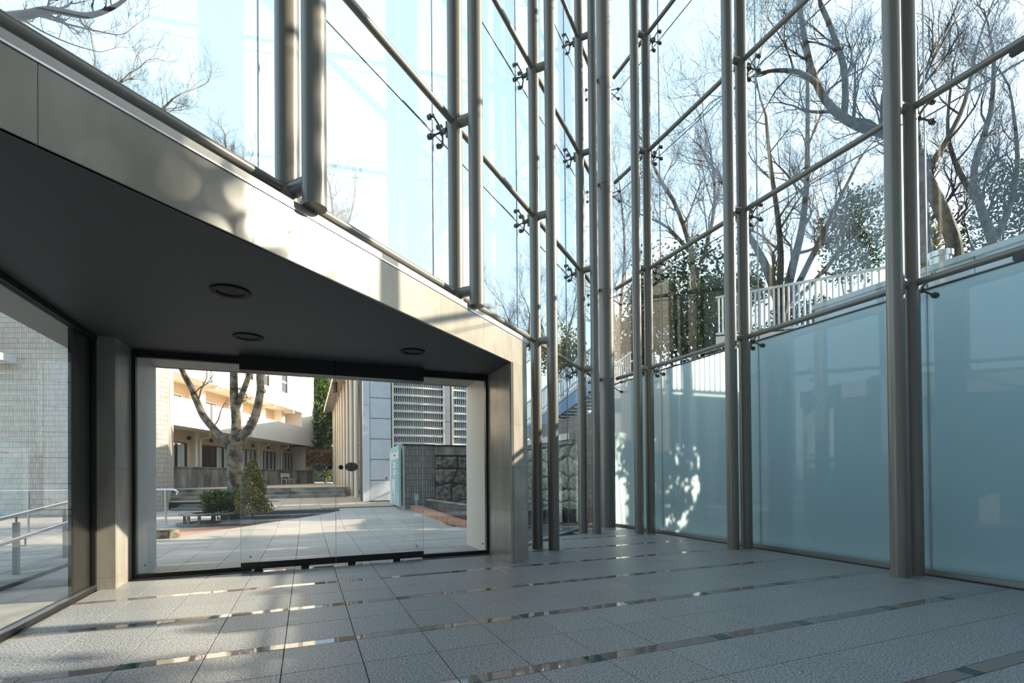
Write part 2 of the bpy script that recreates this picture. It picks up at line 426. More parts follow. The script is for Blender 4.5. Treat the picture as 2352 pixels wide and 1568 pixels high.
def mast(name, label, p1, p2, z01, z02, glassdir, t, levels, first):
    # first: the post that stands next to the glass and carries the rails
    th = thing(name, label, 'mast', (p1[0], p1[1], 0), None)
    MB().cyl((p1[0],p1[1],z01), (p1[0],p1[1],13.3), PR, 28).build('post', M['steel'], th, True)
    MB().cyl((p2[0],p2[1],z02), (p2[0],p2[1],13.3), PR, 28).build('post', M['steel'], th, True)
    for k in levels:
        z = LV[k]
        MB().cyl((p1[0],p1[1],z), (p2[0],p2[1],z), .062, 16).build('strut', M['steel'], th, True)
        spider(th, (p1[0],p1[1],z), glassdir, t, k)
    return th
labR = ['paired grey steel mast standing third from the corner column along the frosted wall',
        'paired grey steel mast standing second from the corner column along the frosted wall',
        'paired grey steel mast standing beside the corner column before the frosted wall']
for i, y in enumerate(YA):
    mast('steel_mast', labR[i], (XP,y), (XP-.3,y), 0, 0, (1,0,0), (0,1,0), range(4), True)
labL = ['shortened paired steel mast over the stone beam showing its large round cut end',
        'shortened paired steel mast hanging second along the stone beam with struts at two levels',
        'paired grey steel mast standing on the floor beside the stone pier',
        'paired grey steel mast before the clear glass between stone pier mast and corner column']
for i, l in enumerate(LL):
    a, b = LW(3.331, l), LW(3.033, l)
    low = i < 2
    mast('steel_mast', labL[i], a, b, 3.313 if low else 0, 3.315 if low else 0, N, T, range(4), True)
# horizontal rails
names_lv = ['lowest', 'second lowest', 'third', 'fourth']
for k in range(4):
    z = LV[k]
    th = thing('glazing_rail', f'{names_lv[k]} horizontal grey tube rail along the frosted glass wall', 'rail', (XP, 6, z))
    ye = [-1.2] + YA + [9.96]
    for a, b in zip(ye[:-1], ye[1:]): MB().cyl((XP,a+.085,z), (XP,b-.085,z), .042, 16).build('tube', M['steel'], th, True)
    for ym in (2.62,):
        b = MB(); b.obox((XP-.03,ym-.12,z-.10), (.06,0,0), (0,.24,0), (0,0,.08)); b.obox((XP,ym-.02,z-.09), (.25,0,0), (0,.04,0), (0,0,.05))
        br = b.build('bracket', M['darkmetal'], th)
        for sz in (-1, 1):
            c = Vector((GX-.02, ym, z-.04+sz*.13))
            MB().tube([Vector((XP+.24,ym,z-.06)), c-Vector((.05,0,0))], .013, 6).build('arm', M['darkmetal'], br)
            disc_stack(c, (1,0,0)).build('glass_bolt', M['darkmetal'], br, True)
    th = thing('glazing_rail', f'{names_lv[k]} horizontal grey tube rail along the clear slanted glass wall', 'rail', LW(3.331, 6, z))
    le = [.2] + LL + [11.95]
    for a, b in zip(le[:-1], le[1:]): MB().cyl(LW(3.331,a+.085,z), LW(3.331,b-.085,z), .042, 16).build('tube', M['steel'], th, True)
# corner column
cc = thing('corner_column', 'thick round grey steel column in the corner where both glass walls meet', 'column', (6.661,10.104,0))
MB().cyl((6.661,10.104,0), (6.661,10.104,13.3), .188, 40).build('shaft', M['steel'], cc, True)
for z in LV[:4]:
    mb = MB(); mb.lathe((6.661,10.104,z-.006), [(.186,0),(.1905,0),(.1905,.012),(.186,.012)], 40); mb.build('ring_seam', M['fitting'], cc)
    for a in (Vector((1,0,0)), N):
        mb = MB()
        for sz in (-.11,.13):
            c = Vector((6.661,10.104,z-.15+sz))+a*.40; mb.tube([Vector((6.661,10.104,z-.15))+a*.15, c], .012, 6); mb.tube([c, c+a*.05], .034, 10)
        mb.build('glass_bolt', M['fitting'], cc)

# ------------------------------------------------------------------ vestibule: stone beam, piers, soffit
SOFF = 2.85
FO = 3.083
wl = struct(MB().obox(LW(FO+.03, -.3, SOFF+.06), T*7.12, N*.44, (0,0,.34)).build('wall_portal', M['mortar']))
jl = [-.3, .05, 1.134, 2.274, 3.42, 4.55, 5.50, 6.31, 6.82]
for a, b in zip(jl[:-1], jl[1:]):
    MB().obox(LW(FO, a+.0015, SOFF+.0), T*(b-a-.003), N*.03, (0,0,.405)).build('stone_panel', M['limestone'], wl)
# coping strip of metal on the beam
MB().obox(LW(FO-.004, -.3, SOFF+.405), T*7.12, N*.47, (0,0,.055)).build('coping', M['steelcap'], wl)
MB().obox(LW(FO-.008, -.3, SOFF+.395), T*7.12, N*.01, (0,0,.012)).build('drip_edge', M['stainless'], wl)
# pier by the door: reveal face along Y at x=2.69, front face along the slanted wall
P0 = Vector((2.687,6.476,0)); P1 = LW(FO, 6.823)
core = [(2.72,7.7), (2.72,6.53), (P0.x+.045,P0.y+.05), (P1.x-.02,P1.y+.035), (3.30,7.30), (3.0,7.7)]
MB().prism(core, 0, SOFF).build('pier_core', M['mortar'], wl)
zj = [0, .13, .745, 1.36, 1.975, SOFF]
for z0, z1 in zip(zj[:-1], zj[1:]):
    MB().obox((2.69,6.48,z0+.001), (0,.58,0), (.03,0,0), (0,0,z1-z0-.002)).build('stone_panel', M['limestone'], wl)
    MB().obox((2.69,7.062,z0+.001), (0,.50,0), (.03,0,0), (0,0,z1-z0-.002)).build('stone_panel', M['limestone'], wl)
    d = P1-P0
    MB().obox((P0.x,P0.y,z0+.001), d, N*.03, (0,0,z1-z0-.002)).build('stone_panel', M['limestone'], wl)
    MB().obox((P1.x,P1.y,z0+.001), N*.46, -T*.03, (0,0,z1-z0-.002)).build('stone_panel', M['limestone'], wl)
# pier on the other side, between side window and door
wp = struct(MB().box((-2.15,6.94,0), (-2.02,7.50,SOFF)).build('wall_left', M['mortar']))
for z0, z1 in zip([0,.13,1.36,SOFF-.0][:-1], [.13,1.36,SOFF]):
    MB().box((-2.168,6.905,z0+.001), (-1.995,6.94,z1-.001)).build('stone_panel', M['limestone'], wp)
    MB().box((-2.02,6.941,z0+.001), (-1.994,7.50,z1-.001)).build('stone_panel', M['limestone'], wp)
# dark soffit and the roof slab over it
LA = LW(FO+.002, -.35); LB = LW(FO+.03, 6.82)
poly = [(LA.x,LA.y), (LB.x,LB.y), (3.2,7.5), (2.9,8.6), (-2.4,8.6), (-2.4,LA.y)]
ceil = struct(MB().prism([(LA.x,LA.y), (2.72,6.56), (2.72,7.56), (-2.4,7.56), (-2.4,LA.y)], SOFF, SOFF+.05).build('ceiling', M['soffit']))
MB().prism(poly, SOFF+.06, SOFF+.40).build('roof_slab', M['steelcap'], ceil)
MB().box((-2.30,7.56,2.862), (2.90,8.62,2.90)).build('outer_soffit', M['soffit2'], ceil)
MB().box((-2.30,8.60,2.855), (2.90,8.64,3.26)).build('roof_edge', M['steelcap'], ceil)
# outer reveals of the doorway
t1 = struct(MB().box((-2.10,7.60,-.02), (-2.0,8.58,2.862)).build('trim_1', M['panel']))
t2 = struct(MB().box((2.69,7.62,-.02), (2.80,8.65,2.862)).build('trim_2', M['cream']))
# inner building behind the standpoint and the roof over the hall
wb = struct(MB().box((-9,-2.4,0), (7.6,-2.0,14.5)).build('wall_back', M['hallwall']))
MB().box((-9,-2.0,0), (-8.7,1.4,14.5)).build('return_wall', M['hallwall'], wb)
hp = [LW(FO+.75,-8.6), LW(FO+.75,12.2)]
struct(MB().prism([(-9,-2.4), (7.6,-2.4), (7.6,10.9), (hp[1].x,hp[1].y), (hp[0].x,hp[0].y), (-9,1.5)], 14.5, 14.9).build('ceiling_hall', M['hallwall']))
# pockets of the soffit lights
def downlight(x, y, z, r, label, ring=None):
    th = thing('ceiling_downlight', label, 'ceiling light', (x, y, z-.02))
    MB().lathe((x,y,z), [(r*.72,-.004),(r,-.004),(r*1.02,-.012),(r*.98,-.018),(r*.72,-.016),(r*.70,-.004)], 28).build('trim_ring', ring or M['lampring'], th, True)
    MB().lathe((x,y,z), [(r*.72,-.010),(r*.70,-.006),(.001,-.004)], 28).build('reflector', M['lampblack'], th, True)
    return th
downlight(-.595, 4.86, SOFF, .155, 'largest recessed black downlight in the dark soffit, set apart toward the open hall')
downlight(-.604, 6.36, SOFF, .155, 'recessed black downlight in the dark soffit on the side window half near the door head')
downlight(1.27, 6.37, SOFF, .155, 'recessed black downlight in the dark soffit near the stone pier')
downlight(-.60, 8.12, 2.862, .135, 'black downlight in the pale outer soffit beyond the glass, toward the tree')
downlight(1.27, 8.12, 2.862, .135, 'black downlight in the pale outer soffit beyond the glass, toward the stone pier')
downlight(.47, 7.40, 2.847, .075, 'small silver ringed sensor eye in the door head', M['stainless'])

# ------------------------------------------------------------------ automatic glass door
DY = 7.515
door = struct(MB().box((-1.995,DY-.05,2.80), (2.69,DY+.045,2.849)).build('door_1', M['darkmetal']))
MB().box((-1.995,DY-.045,0), (-1.955,DY+.04,2.80)).build('side_frame', M['darkmetal'], door)
MB().box((2.655,DY-.045,0), (2.69,DY+.04,2.80)).build('side_frame', M['darkmetal'], door)
MB().box((-1.955,DY-.04,2.765), (2.655,DY+.035,2.80)).build('head_frame', M['lampring'], door)
MB().box((-1.955,DY-.035,.0), (-.68,DY+.03,.055)).build('sill_rail', M['darkmetal'], door)
MB().box((1.62,DY-.035,.0), (2.655,DY+.03,.055)).build('sill_rail', M['darkmetal'], door)
XL, XM, XR = -.80, .38, 1.62
hd = MB().box((XL,DY-.21,2.655), (XM-.002,DY-.04,2.845)); hd.box((XM+.002,DY-.21,2.655), (XR,DY-.04,2.845)); hd.build('operator_box', M['darkmetal'], door)
MB().box((-1.955,DY-.004,.055), (-.68,DY+.006,2.765)).build('side_pane', M['doorglass'], door)
MB().box((1.50,DY-.004,.055), (2.655,DY+.006,2.765)).build('side_pane', M['doorglass'], door)
for a, b in ((XL, XM), (XM, XR)):
    y = DY-.12
    lf = MB().box((a+.003,y-.005,.115), (b-.003,y+.005,2.66)).build('sliding_leaf', M['doorglass'], door)
    MB().box((a+.002,y-.02,.035), (b-.002,y+.02,.125)).build('bottom_rail', M['darkmetal'], lf)
    ed = MB(); ed.box((a+.001,y-.006,.12), (a+.004,y+.006,2.66)); ed.box((b-.004,y-.006,.12), (b-.001,y+.006,2.66)); ed.build('polished_edge', M['stickerpale'], lf)
    for xg in (a+.16, b-.45): MB().box((xg,y-.012,.0), (xg+.10,y+.012,.036)).build('floor_guide', M['darkmetal'], lf)
    s = -1 if a < 0 else 1
    xc = XM + s*.215
    def ell(cx, cz, rx, rz, yy, n=28): return [(cx+rx*math.cos(2*math.pi*i/n), yy, cz+rz*math.sin(2*math.pi*i/n)) for i in range(n)]
    def flat(pts, nm, mt):
        n = len(pts); mb = MB(); mb.add(pts + [(p[0],p[1]+.0012,p[2]) for p in pts], [tuple(range(n)), tuple(range(n,2*n))[::-1]] + [(i, n+i, n+(i+1)%n, (i+1)%n) for i in range(n)])
        return mb.build(nm, mt, lf)
    zc = 1.385
    flat(ell(xc, zc, .094, .064, y-.0065), 'warning_sticker', M['sticker'])
    tri = MB(); yy = y-.0085
    A = [Vector((xc-.038,yy,zc-.028)), Vector((xc+.038,yy,zc-.028)), Vector((xc,yy,zc+.036))]
    for i in range(3): tri.cyl(A[i], A[(i+1)%3], .0028, 5)
    tri.box((xc-.003,yy-.001,zc-.008), (xc+.003,yy+.001,zc+.018)); tri.box((xc-.003,yy-.001,zc-.019), (xc+.003,yy+.001,zc-.013)); tri.box((xc-.028,yy-.001,zc-.048), (xc+.028,yy+.001,zc-.043))
    tri.box((xc-.012,yy-.001,zc-.054), (xc+.012,yy+.001,zc-.050))
    tri.build('warning_triangle', M['stickerblk'], lf)
    # the two red characters either side of the triangle, stroke by stroke
    ch = MB(); e = .0022
    def st(x0, z0, x1, z1): ch.box((min(x0,x1)-e,yy-.001,min(z0,z1)-e), (max(x0,x1)+e,yy+.001,max(z0,z1)+e))
    ox, oz = xc-.072, zc-.016
    for z in (.002,.013,.024): st(ox+.012, oz+z, ox+.030, oz+z)
    st(ox+.021, oz+.002, ox+.021, oz+.024); st(ox+.021, oz+.029, ox+.021, oz+.031)
    for q in ((.003,.026),(.001,.016),(.003,.004)): st(ox+q[0], oz+q[1], ox+q[0]+.004, oz+q[1]+.002)
    ox = xc+.042
    st(ox+.004,oz+.028,ox+.026,oz+.028); st(ox+.015,oz+.028,ox+.015,oz+.032); st(ox+.002,oz+.023,ox+.028,oz+.023)
    for z in (.011,.015,.019): st(ox+.007,oz+z,ox+.023,oz+z)
    st(ox+.007,oz+.011,ox+.007,oz+.019); st(ox+.023,oz+.011,ox+.023,oz+.019)
    st(ox+.002,oz+.001,ox+.006,oz+.005); st(ox+.010,oz+.0,ox+.022,oz+.0); st(ox+.014,oz+.005,ox+.016,oz+.007); st(ox+.025,oz+.003,ox+.028,oz+.006)
    ch.build('warning_characters', M['stickered'], lf)
    xb = XM + s*.072
    flat(ell(xb, zc-.006, .034, .034, y-.0065, 20), 'round_sticker', M['sticker'])
    flat(ell(xb, zc-.006, .025, .025, y-.0085, 20), 'round_sticker_face', M['stickerblk'])
    xt = a+.115 if s < 0 else b-.10
    flat([(xt-.014,y-.007,.20),(xt,y-.007,.215),(xt+.014,y-.007,.20),(xt,y-.007,.185)] if s < 0 else [(xt-.014,y-.007,.22),(xt+.014,y-.007,.22),(xt+.014,y-.007,.185),(xt-.014,y-.007,.185)], 'corner_sticker', M['stickerteal'] if s < 0 else M['stickerpale'])
for xd, zd, yd in ((1.863,1.237,DY-.008),(2.274,1.241,DY-.008),(1.081,1.218,DY-.128),(-.501,1.15,DY-.128)):
    MB().cyl((xd,yd,zd), (xd,yd+.0012,zd), .018, 14).build('dot_sticker', M['stickerpale'], door)
for xt in (-1.87, 2.60):
    MB().box((xt-.012,DY-.008,.145), (xt+.012,DY-.006,.170)).build('corner_sticker', M['stickerteal'], door)
# side window of the vestibule
w3 = struct(MB().box((-2.235,2.2,0), (-2.165,6.93,.06)).build('window_3', M['darkmetal']))
MB().box((-2.235,2.2,2.79), (-2.16,6.93,2.849)).build('head_frame', M['lampring'], w3)
MB().box((-2.235,6.86,.06), (-2.165,6.93,2.79)).build('side_frame', M['darkmetal'], w3)
MB().box((-2.205,2.2,.06), (-2.193,6.86,2.79)).build('pane', M['doorglass'], w3)
MB().box((-2.26,6.45,-.02), (-2.215,7.55,2.85)).build('outer_reveal', M['darkmetal'], w3)
MB().box((-2.198,2.2,.055), (-2.160,6.9,.066)).build('sill_bead', M['stainless'], w3)
MB().box((-2.62,2.2,2.80), (-2.24,7.6,2.86)).build('outer_head', M['soffit2'], w3)

# ------------------------------------------------------------------ courtyard ground, steps, planting
yard2 = struct(MB().prism([(-30,-2),(-2.36,-2),(-2.36,7.6),(-2.62,12.35),(.62,15.4),(-2.1,15.95),(-1.8,22.8),(-30,38)], -.4, -.004).build('ground_outer', M['asphalt']))
MB().prism([(-2.60,12.36),(.60,15.36),(.05,14.9),(-2.1,14.9),(-3.9,14.3),(-3.3,12.3)], -.3, .002).build('terracotta_paving', M['terracotta'], yard2)
pz = .30
MB().prism([(-40,39),(-5.2,24.0),(-1.9,22.5),(-2.2,15.9),(.75,15.9),(.75,16.66),(7.2,16.66),(7.2,60),(-40,60)], -.4, lambda p: pz-.012).build('ground_plaza', M['joint'])['kind'] = 'structure'
plz = bpy.data.objects['ground_plaza']
MB().prism([(6.9,10.9),(9.5,10.9),(9.5,17.4),(3.3,17.4),(3.3,12.2),(3.9,10.9)], -.4, .01).build('pond_bed', M['blackgranite'], plz)
mb = MB(); pt = .62
for i in range(-24, 12):
    for j in range(0, 20):
        x, y = -.2+i*pt, 15.95+j*pt
        if x+pt > 7.1: continue
        if y < 16.5 and x + pt > .90: continue
        if x < -2.2 and y < 22.5+(-1.9-x)*.46: continue
        mb.box((x+.006,y+.006,pz-.02), (x+pt-.006,y+pt-.006,pz))
stuff(mb.build('plaza_tiles', M['plaza'], plz))
# upper plaza
def CP(pts): return [(C3(r,d).x, C3(r,d).y) for r, d in pts]
struct(MB().prism([(-40,27.5),(2.0,27.0),(2.0,70),(-40,70)], -.4, .76).build('ground_upper', M['plaza']))
# broad steps
def steps(name, label, a, b, n, run, rise, z0, blocks, back, mt=M['stepstone'], extra=None):
    a, b = Vector((a[0],a[1],0)), Vector((b[0],b[1],0)); d = (b-a); L = d.length; d.normalize(); q = Vector((-d.y, d.x, 0))
    th = thing(name, label, 'steps', (a.x, a.y, z0))
    for k in range(n):
        L2 = L + (extra[k] if extra else 0)
        nb = max(1, round(L2/blocks))
        for i in range(nb):
            p = a + d*(L2*i/nb+.004) + q*run*k
            MB().obox((p.x,p.y,z0-.05 if k == 0 else z0+rise*k-.02), d*(L2/nb-.008), q*(run+.15 if k < n-1 else back), (0,0,(rise+.05) if k == 0 else rise+.02)).build('step_block', mt, th)
    return th
steps('garden_steps', 'low grey stone garden steps cut off by the granite ramp beside the tree', (-2.13,14.85), (.10,14.85), 3, .45, .10, 0, .62, .35, extra=[.12,.58,.82])
steps('garden_steps', 'grey stone steps rising behind the round clipped shrub toward the tiled tower', C3(-13.3,19.3), C3(-9.6,19.2), 3, .45, .10, 0, .9, .5)
steps('plaza_steps', 'long dark weathered steps across the plaza before the stained concrete wall', (-6.8,25.2), (1.75,25.2), 3, .6, .155, .30, 1.2, 1.4, mt=M['concrete'])
# stone block with the end post of the far handrail
o = MB(); o.prism([(-3.2,12.28),(-2.62,12.22),(-2.49,12.36),(-2.52,12.62),(-3.2,12.75)], -.02, .18)
tag(o.build('curb_block', M['stone']), 'rough brown stone block at the foot of the handrail end post', 'stone block')
hr = thing('handrail', 'level stainless handrail ending over the rough stone block outside the door', 'handrail', C3(-8.2,11.75,.18))
a, b = C3(-8.05,11.75,.985), C3(-14.5,11.75,.985)
MB().tube([C3(-7.93,11.75,.86), C3(-7.92,11.75,.93), C3(-7.98,11.75,.975), a, b], .026, 10).build('rail', M['stainless'], hr, True)
MB().cyl(C3(-8.20,11.75,.15), C3(-8.20,11.75,.985), .022, 10).build('post', M['stainless'], hr, True)
for r in (-11.45, -13.6): MB().cyl(C3(r,11.75,-.02), C3(r,11.75,.985), .022, 10).build('post', M['stainless'], hr, True)
hr = thing('handrail', 'double stainless handrail on flat posts climbing the ramp outside the side window', 'handrail', (-3.41,8.25,0))
def rz(y, z, k=.062): return z + (y-8.25)*k
for z, dx in ((.795, 0), (.52, .09)):
    MB().tube([(-3.41+dx,y,rz(y,z)) for y in (3.5,6.0,8.25,10.2,11.6)], .026, 12).build('rail', M['stainless'], hr, True)
for y in (5.45, 6.85, 8.25, 9.65, 11.05):
    mb = MB(); mb.box((-3.435,y-.035,-.05), (-3.385,y+.035,rz(y,.70))); mb.cyl((-3.41,y,rz(y,.69)), (-3.41,y,rz(y,.79)), .014, 8)
    p = mb.build('post', M['steelcap'], hr)
    MB().tube([(-3.41,y,rz(y,.40)), (-3.32,y,rz(y,.40)), (-3.32,y,rz(y,.50))], .012, 6).build('bracket', M['steelcap'], p)
tag(MB().box((-3.62,2.5,-.02), (-3.16,11.8,.045)).build('ramp_curb', M['concrete']), 'low concrete curb under the double handrail outside the side window', 'curb')

# ------------------------------------------------------------------ plants
RND = random.Random(5)
def rv(r, s=1): return Vector((r.uniform(-s,s), r.uniform(-s,s), r.uniform(-s,s)))
def limb(mb, pts, r0, r1, n=8):
    k = len(pts); mb.tube(pts, [r0+(r1-r0)*i/(k-1) for i in range(k)], n)
def smooth_path(pts, sub=4):
    P = [Vector(p) for p in pts]; out = []
    for i in range(len(P)-1):
        p0, p1, p2, p3 = P[max(i-1,0)], P[i], P[i+1], P[min(i+2,len(P)-1)]
        for j in range(sub):
            t = j/sub
            out.append(.5*((2*p1)+(p2-p0)*t+(2*p0-5*p1+4*p2-p3)*t*t+(3*p1-p0-3*p2+p3)*t**3))
    return out + [P[-1]]
def twigs(mb, r, p, d, length, rad, level, maxlevel, upk=.25, wander=.35, kids=5):
    nseg = 4; pts = [p.copy()]; q = p.copy(); dd = d.normalized()
    for i in range(nseg):
        dd = (dd + rv(r, wander) + Vector((0,0,upk*.4))).normalized(); q = q + dd*(length/nseg); pts.append(q.copy())
    n = 5 if rad > .03 else (4 if rad > .012 else 3)
    mb.tube(pts, [rad*(1-.75*i/nseg) for i in range(nseg+1)], n, caps=False)
    if level >= maxlevel: return
    for k in range(kids):
        f = .25 + .75*(k+r.random())/kids
        i = min(int(f*nseg), nseg-1); t = f*nseg-i
        b = pts[i].lerp(pts[i+1], t); ax = (pts[i+1]-pts[i]).normalized()
        s = rv(r).normalized(); s = (s-ax*s.dot(ax)).normalized()
        nd = (ax*r.uniform(.55,.9) + s*r.uniform(.5,.95) + Vector((0,0,upk))).normalized()
        twigs(mb, r, b, nd, length*r.uniform(.5,.72), max(rad*.5*(1-.4*f), .0035), level+1, maxlevel, upk, wander, kids)
def bare_tree(label, base, stems, seed, length, maxlevel=4, kids=6, tw='twig', trunkmat='bark', cat='tree', group=None, dry=0, name='bare_tree', upk=.25):
    # stems: list of (path points, r0, r1)
    r = random.Random(seed); th = thing(name, label, cat, base, group)
    tr = MB(); br = MB(); tips = []
    for pts, r0, r1 in stems:
        sp = smooth_path(pts); k = len(sp)
        tr.tube(sp, [r0+(r1-r0)*i/(k-1) for i in range(k)], 9)
        nb = max(4, int((sp[-1]-sp[0]).length*1.3))
        for j in range(nb):
            f = .30+.70*(j+r.random())/nb; i = min(int(f*(k-1)), k-2); b = sp[i]
            ax = (sp[i+1]-sp[i]).normalized(); s = rv(r).normalized(); s = (s-ax*s.dot(ax)).normalized()
            rr = (r0+(r1-r0)*f)
            twigs(br, r, b, ax*.6+s*.8+Vector((0,0,.2)), length*r.uniform(.6,1)*(1.1-.5*f), rr*.5, 1, maxlevel, upk=upk, kids=kids)
        twigs(br, r, sp[-1], sp[-1]-sp[-2], length, r1*.9, 1, maxlevel, upk=upk, kids=kids+1)
    tr.build('trunk', M[trunkmat], th, True); stuff(br.build('branches', M[tw], th, False))
    if dry:
        lf = MB(); vs = br.v
        for _ in range(dry):
            leaf(lf, r, Vector(r.choice(vs)), .035)
        stuff(lf.build('dry_leaves', M['leafdry'], th))
    return th
def leaf(mb, r, p, s):
    a = rv(r).normalized(); b = a.cross(rv(r)).normalized(); a = a*s; b = b*s*.55
    mb.add([p-a, p+b, p+a, p-b], [(0,1,2,3)])
def foliage(name, mt, parent, seed, n, size, shape):
    r = random.Random(seed); mb = MB()
    for _ in range(n): leaf(mb, r, shape(r), size*r.uniform(.7,1.3))
    return stuff(mb.build(name, M[mt], parent))
def ball(c, rx, ry, rz_, hollow=.5, lumps=9, seed=1):
    q = random.Random(seed); cs = []
    for _ in range(lumps):
        d = rv(q).normalized(); cs.append((Vector((c[0]+d.x*rx*.55, c[1]+d.y*ry*.55, c[2]+d.z*rz_*.55)), q.uniform(.4,.62)))
    def f(r):
        cc_, k = r.choice(cs); d = rv(r).normalized()*(hollow+(1-hollow)*r.random()); return Vector((cc_.x+d.x*rx*k, cc_.y+d.y*ry*k, cc_.z+d.z*rz_*k))
    return f
def evergreen(label, base, c, rad, seed, n=3500, size=.07, mt='leafdark', name='evergreen_tree', trunk=True, group=None):
    th = thing(name, label, 'tree' if 'tree' in name else 'shrub', base, group)
    mb = MB(); r = random.Random(seed); b = Vector(base); cv = Vector(c)
    for k in range(4):
        e = cv + Vector((r.uniform(-.5,.5)*rad[0], r.uniform(-.5,.5)*rad[1], r.uniform(-.2,.5)*rad[2]))
        mb.tube(smooth_path([b+rv(r,.04)*Vector((1,1,0)).length*.0, b.lerp(e,.4)+rv(r,.12), e]), [.05+.008*rad[2]-.006*i for i in range(9)], 6)
    mb.build('trunk', M['bark'], th, True)
    foliage('foliage', mt, th, seed, n, size, ball(c, *rad, lumps=16, seed=seed))
    return th
# courtyard tree with cut-back limbs
D0 = 13.9
def tp(px, py, d=D0): return C3((px-CX)*d/F, d, H + (CY+10-6*(px-1176)/-676*0 - py + (px-CX)*-.00877)*d/F)
tb = C3((545-CX)*D0/F, D0, .28)
th = thing('pollarded_tree', 'mossy courtyard tree with four cut back limbs rising behind the ring bench', 'tree', tb)
mb = MB()
limb(mb, smooth_path([tb-Vector((0,0,.05)), tp(543,1140), tp(540,1080), tp(539,1030), tp(540,1000)]), .235, .165, 14)
mb.build('trunk', M['barkmoss'], th, True)
def lim(pts, r0, r1):
    mb = MB(); limb(mb, smooth_path(pts), r0, r1, 10); return mb.build('limb', M['barkmoss'], th, True)
lim([tp(536,1040), tp(515,1012), tp(492,985), tp(468,955), tp(452,920), tp(440,890), tp(424,860), tp(413,830,13.5), tp(408,790,13.3)], .115, .06)
lim([tp(540,1010), tp(543,970), tp(540,930), tp(538,890), tp(538,850), tp(537,815)], .13, .09)
lim([tp(545,935), tp(556,905), tp(566,880), tp(576,850), tp(584,815)], .085, .06)
lim([tp(545,1005), tp(565,992,13.7), tp(583,965,13.6), tp(593,930,13.6), tp(599,895,13.6), tp(598,860,13.6), tp(600,815,13.6)], .12, .085)
st_ = MB(); limb(st_, [tp(594,900,13.6), tp(608,895,13.6)], .085, .075, 10); limb(st_, [tp(556,1006), tp(556,985)], .07,.05,8); st_.build('cut_stub', M['barkmoss'], th, True)
tw = MB(); r = random.Random(3)
for p, d, L in ((tp(455,925), Vector((.5,0,1)), 1.5), (tp(432,872), Vector((-1,0,.5)), 1.6), (tp(490,982), Vector((.6,0,.9)), 1.1), (tp(445,905), Vector((.9,.2,.6)), 1.2)):
    twigs(tw, r, p, rt*d.x+Vector((0,0,d.z)), L, .022, 2, 4, kids=4, wander=.4)
stuff(tw.build('branches', M['twig'], th))
ms = MB(); r = random.Random(8)
for _ in range(260):
    k = r.random(); p = tp(566+k*30, 1000-k*70, 13.75) + rv(r,.09) if k < .75 else tp(552+r.random()*12, 930-r.random()*45)+rv(r,.07)
    leaf(ms, r, p, .035)
stuff(ms.build('moss_patches', M['moss'], th))
# clipped shrub and conifer
sb = C3((500-CX)*13.6/F, 13.6, .05)
th = thing('round_shrub', 'dense dark green clipped round shrub inside the ring bench', 'shrub', sb)
mb = MB(); r = random.Random(2)
for k in range(5): mb.tube([sb+rv(r,.15), sb+Vector((r.uniform(-.3,.3), r.uniform(-.3,.3), .5))], .012, 5)
mb.build('stem', M['bark'], th)
c = C3((503-CX)*13.6/F, 13.6, .60)
foliage('foliage', 'leafmid', th, 21, 5200, .036, ball(c, .50, .50, .36, .45, 22, 4))
cbase = C3((580-CX)*13.3/F, 13.3, .2)
th = thing('conifer_shrub', 'upright yellow green conifer shrub leaning beside the courtyard tree trunk', 'shrub', cbase)
MB().tube([cbase, cbase+Vector((0,0,1.2))], [.03,.012], 6).build('stem', M['bark'], th)
def cone(r):
    k = r.random()**1.25; rad = .42*(1-k)**.7*(.55+.45*r.random()) + .03; t = r.random()*6.283
    lump = 1+.25*math.sin(t*3+k*14)
    p = cbase + Vector((math.cos(t)*rad*lump, math.sin(t)*rad*lump, .12+k*1.42)); return p
foliage('foliage', 'leafgold', th, 31, 6500, .032, cone)
# ring bench round the shrub
bc = C3((490-CX)*13.55/F, 13.55, 0)
th = thing('ring_bench', 'curved dark stone ring bench on short legs around the clipped shrub', 'bench', bc)
def arc_ring(mb, c, ri, ro, z0, z1, t0, t1, n=22):
    for i in range(n):
        a, b = t0+(t1-t0)*i/n, t0+(t1-t0)*(i+1)/n
        P = lambda rr, t: (c.x+rr*math.cos(t), c.y+rr*math.sin(t))
        mb.prism([P(ri,a), P(ro,a), P(ro,b), P(ri,b)], z0, z1)
mb = MB(); arc_ring(mb, bc, .50, .80, .27, .315, math.radians(95), math.radians(350)); mb.build('seat', M['concrete'], th)
mb = MB(); arc_ring(mb, bc, .70, .86, -.02, .06, math.radians(95), math.radians(350)); mb.build('base_ring', M['stepstone'], th)
for k in range(9):
    t = math.radians(100+k*30); MB().box((bc.x+.66*math.cos(t)-.03, bc.y+.66*math.sin(t)-.03, -.02), (bc.x+.66*math.cos(t)+.03, bc.y+.66*math.sin(t)+.03, .272)).build('leg', M['concrete'], th)
MB().lathe((bc.x,bc.y,.05), [(.001,.03),(.5,.0)], 20).build('soil', M['soil'], th)

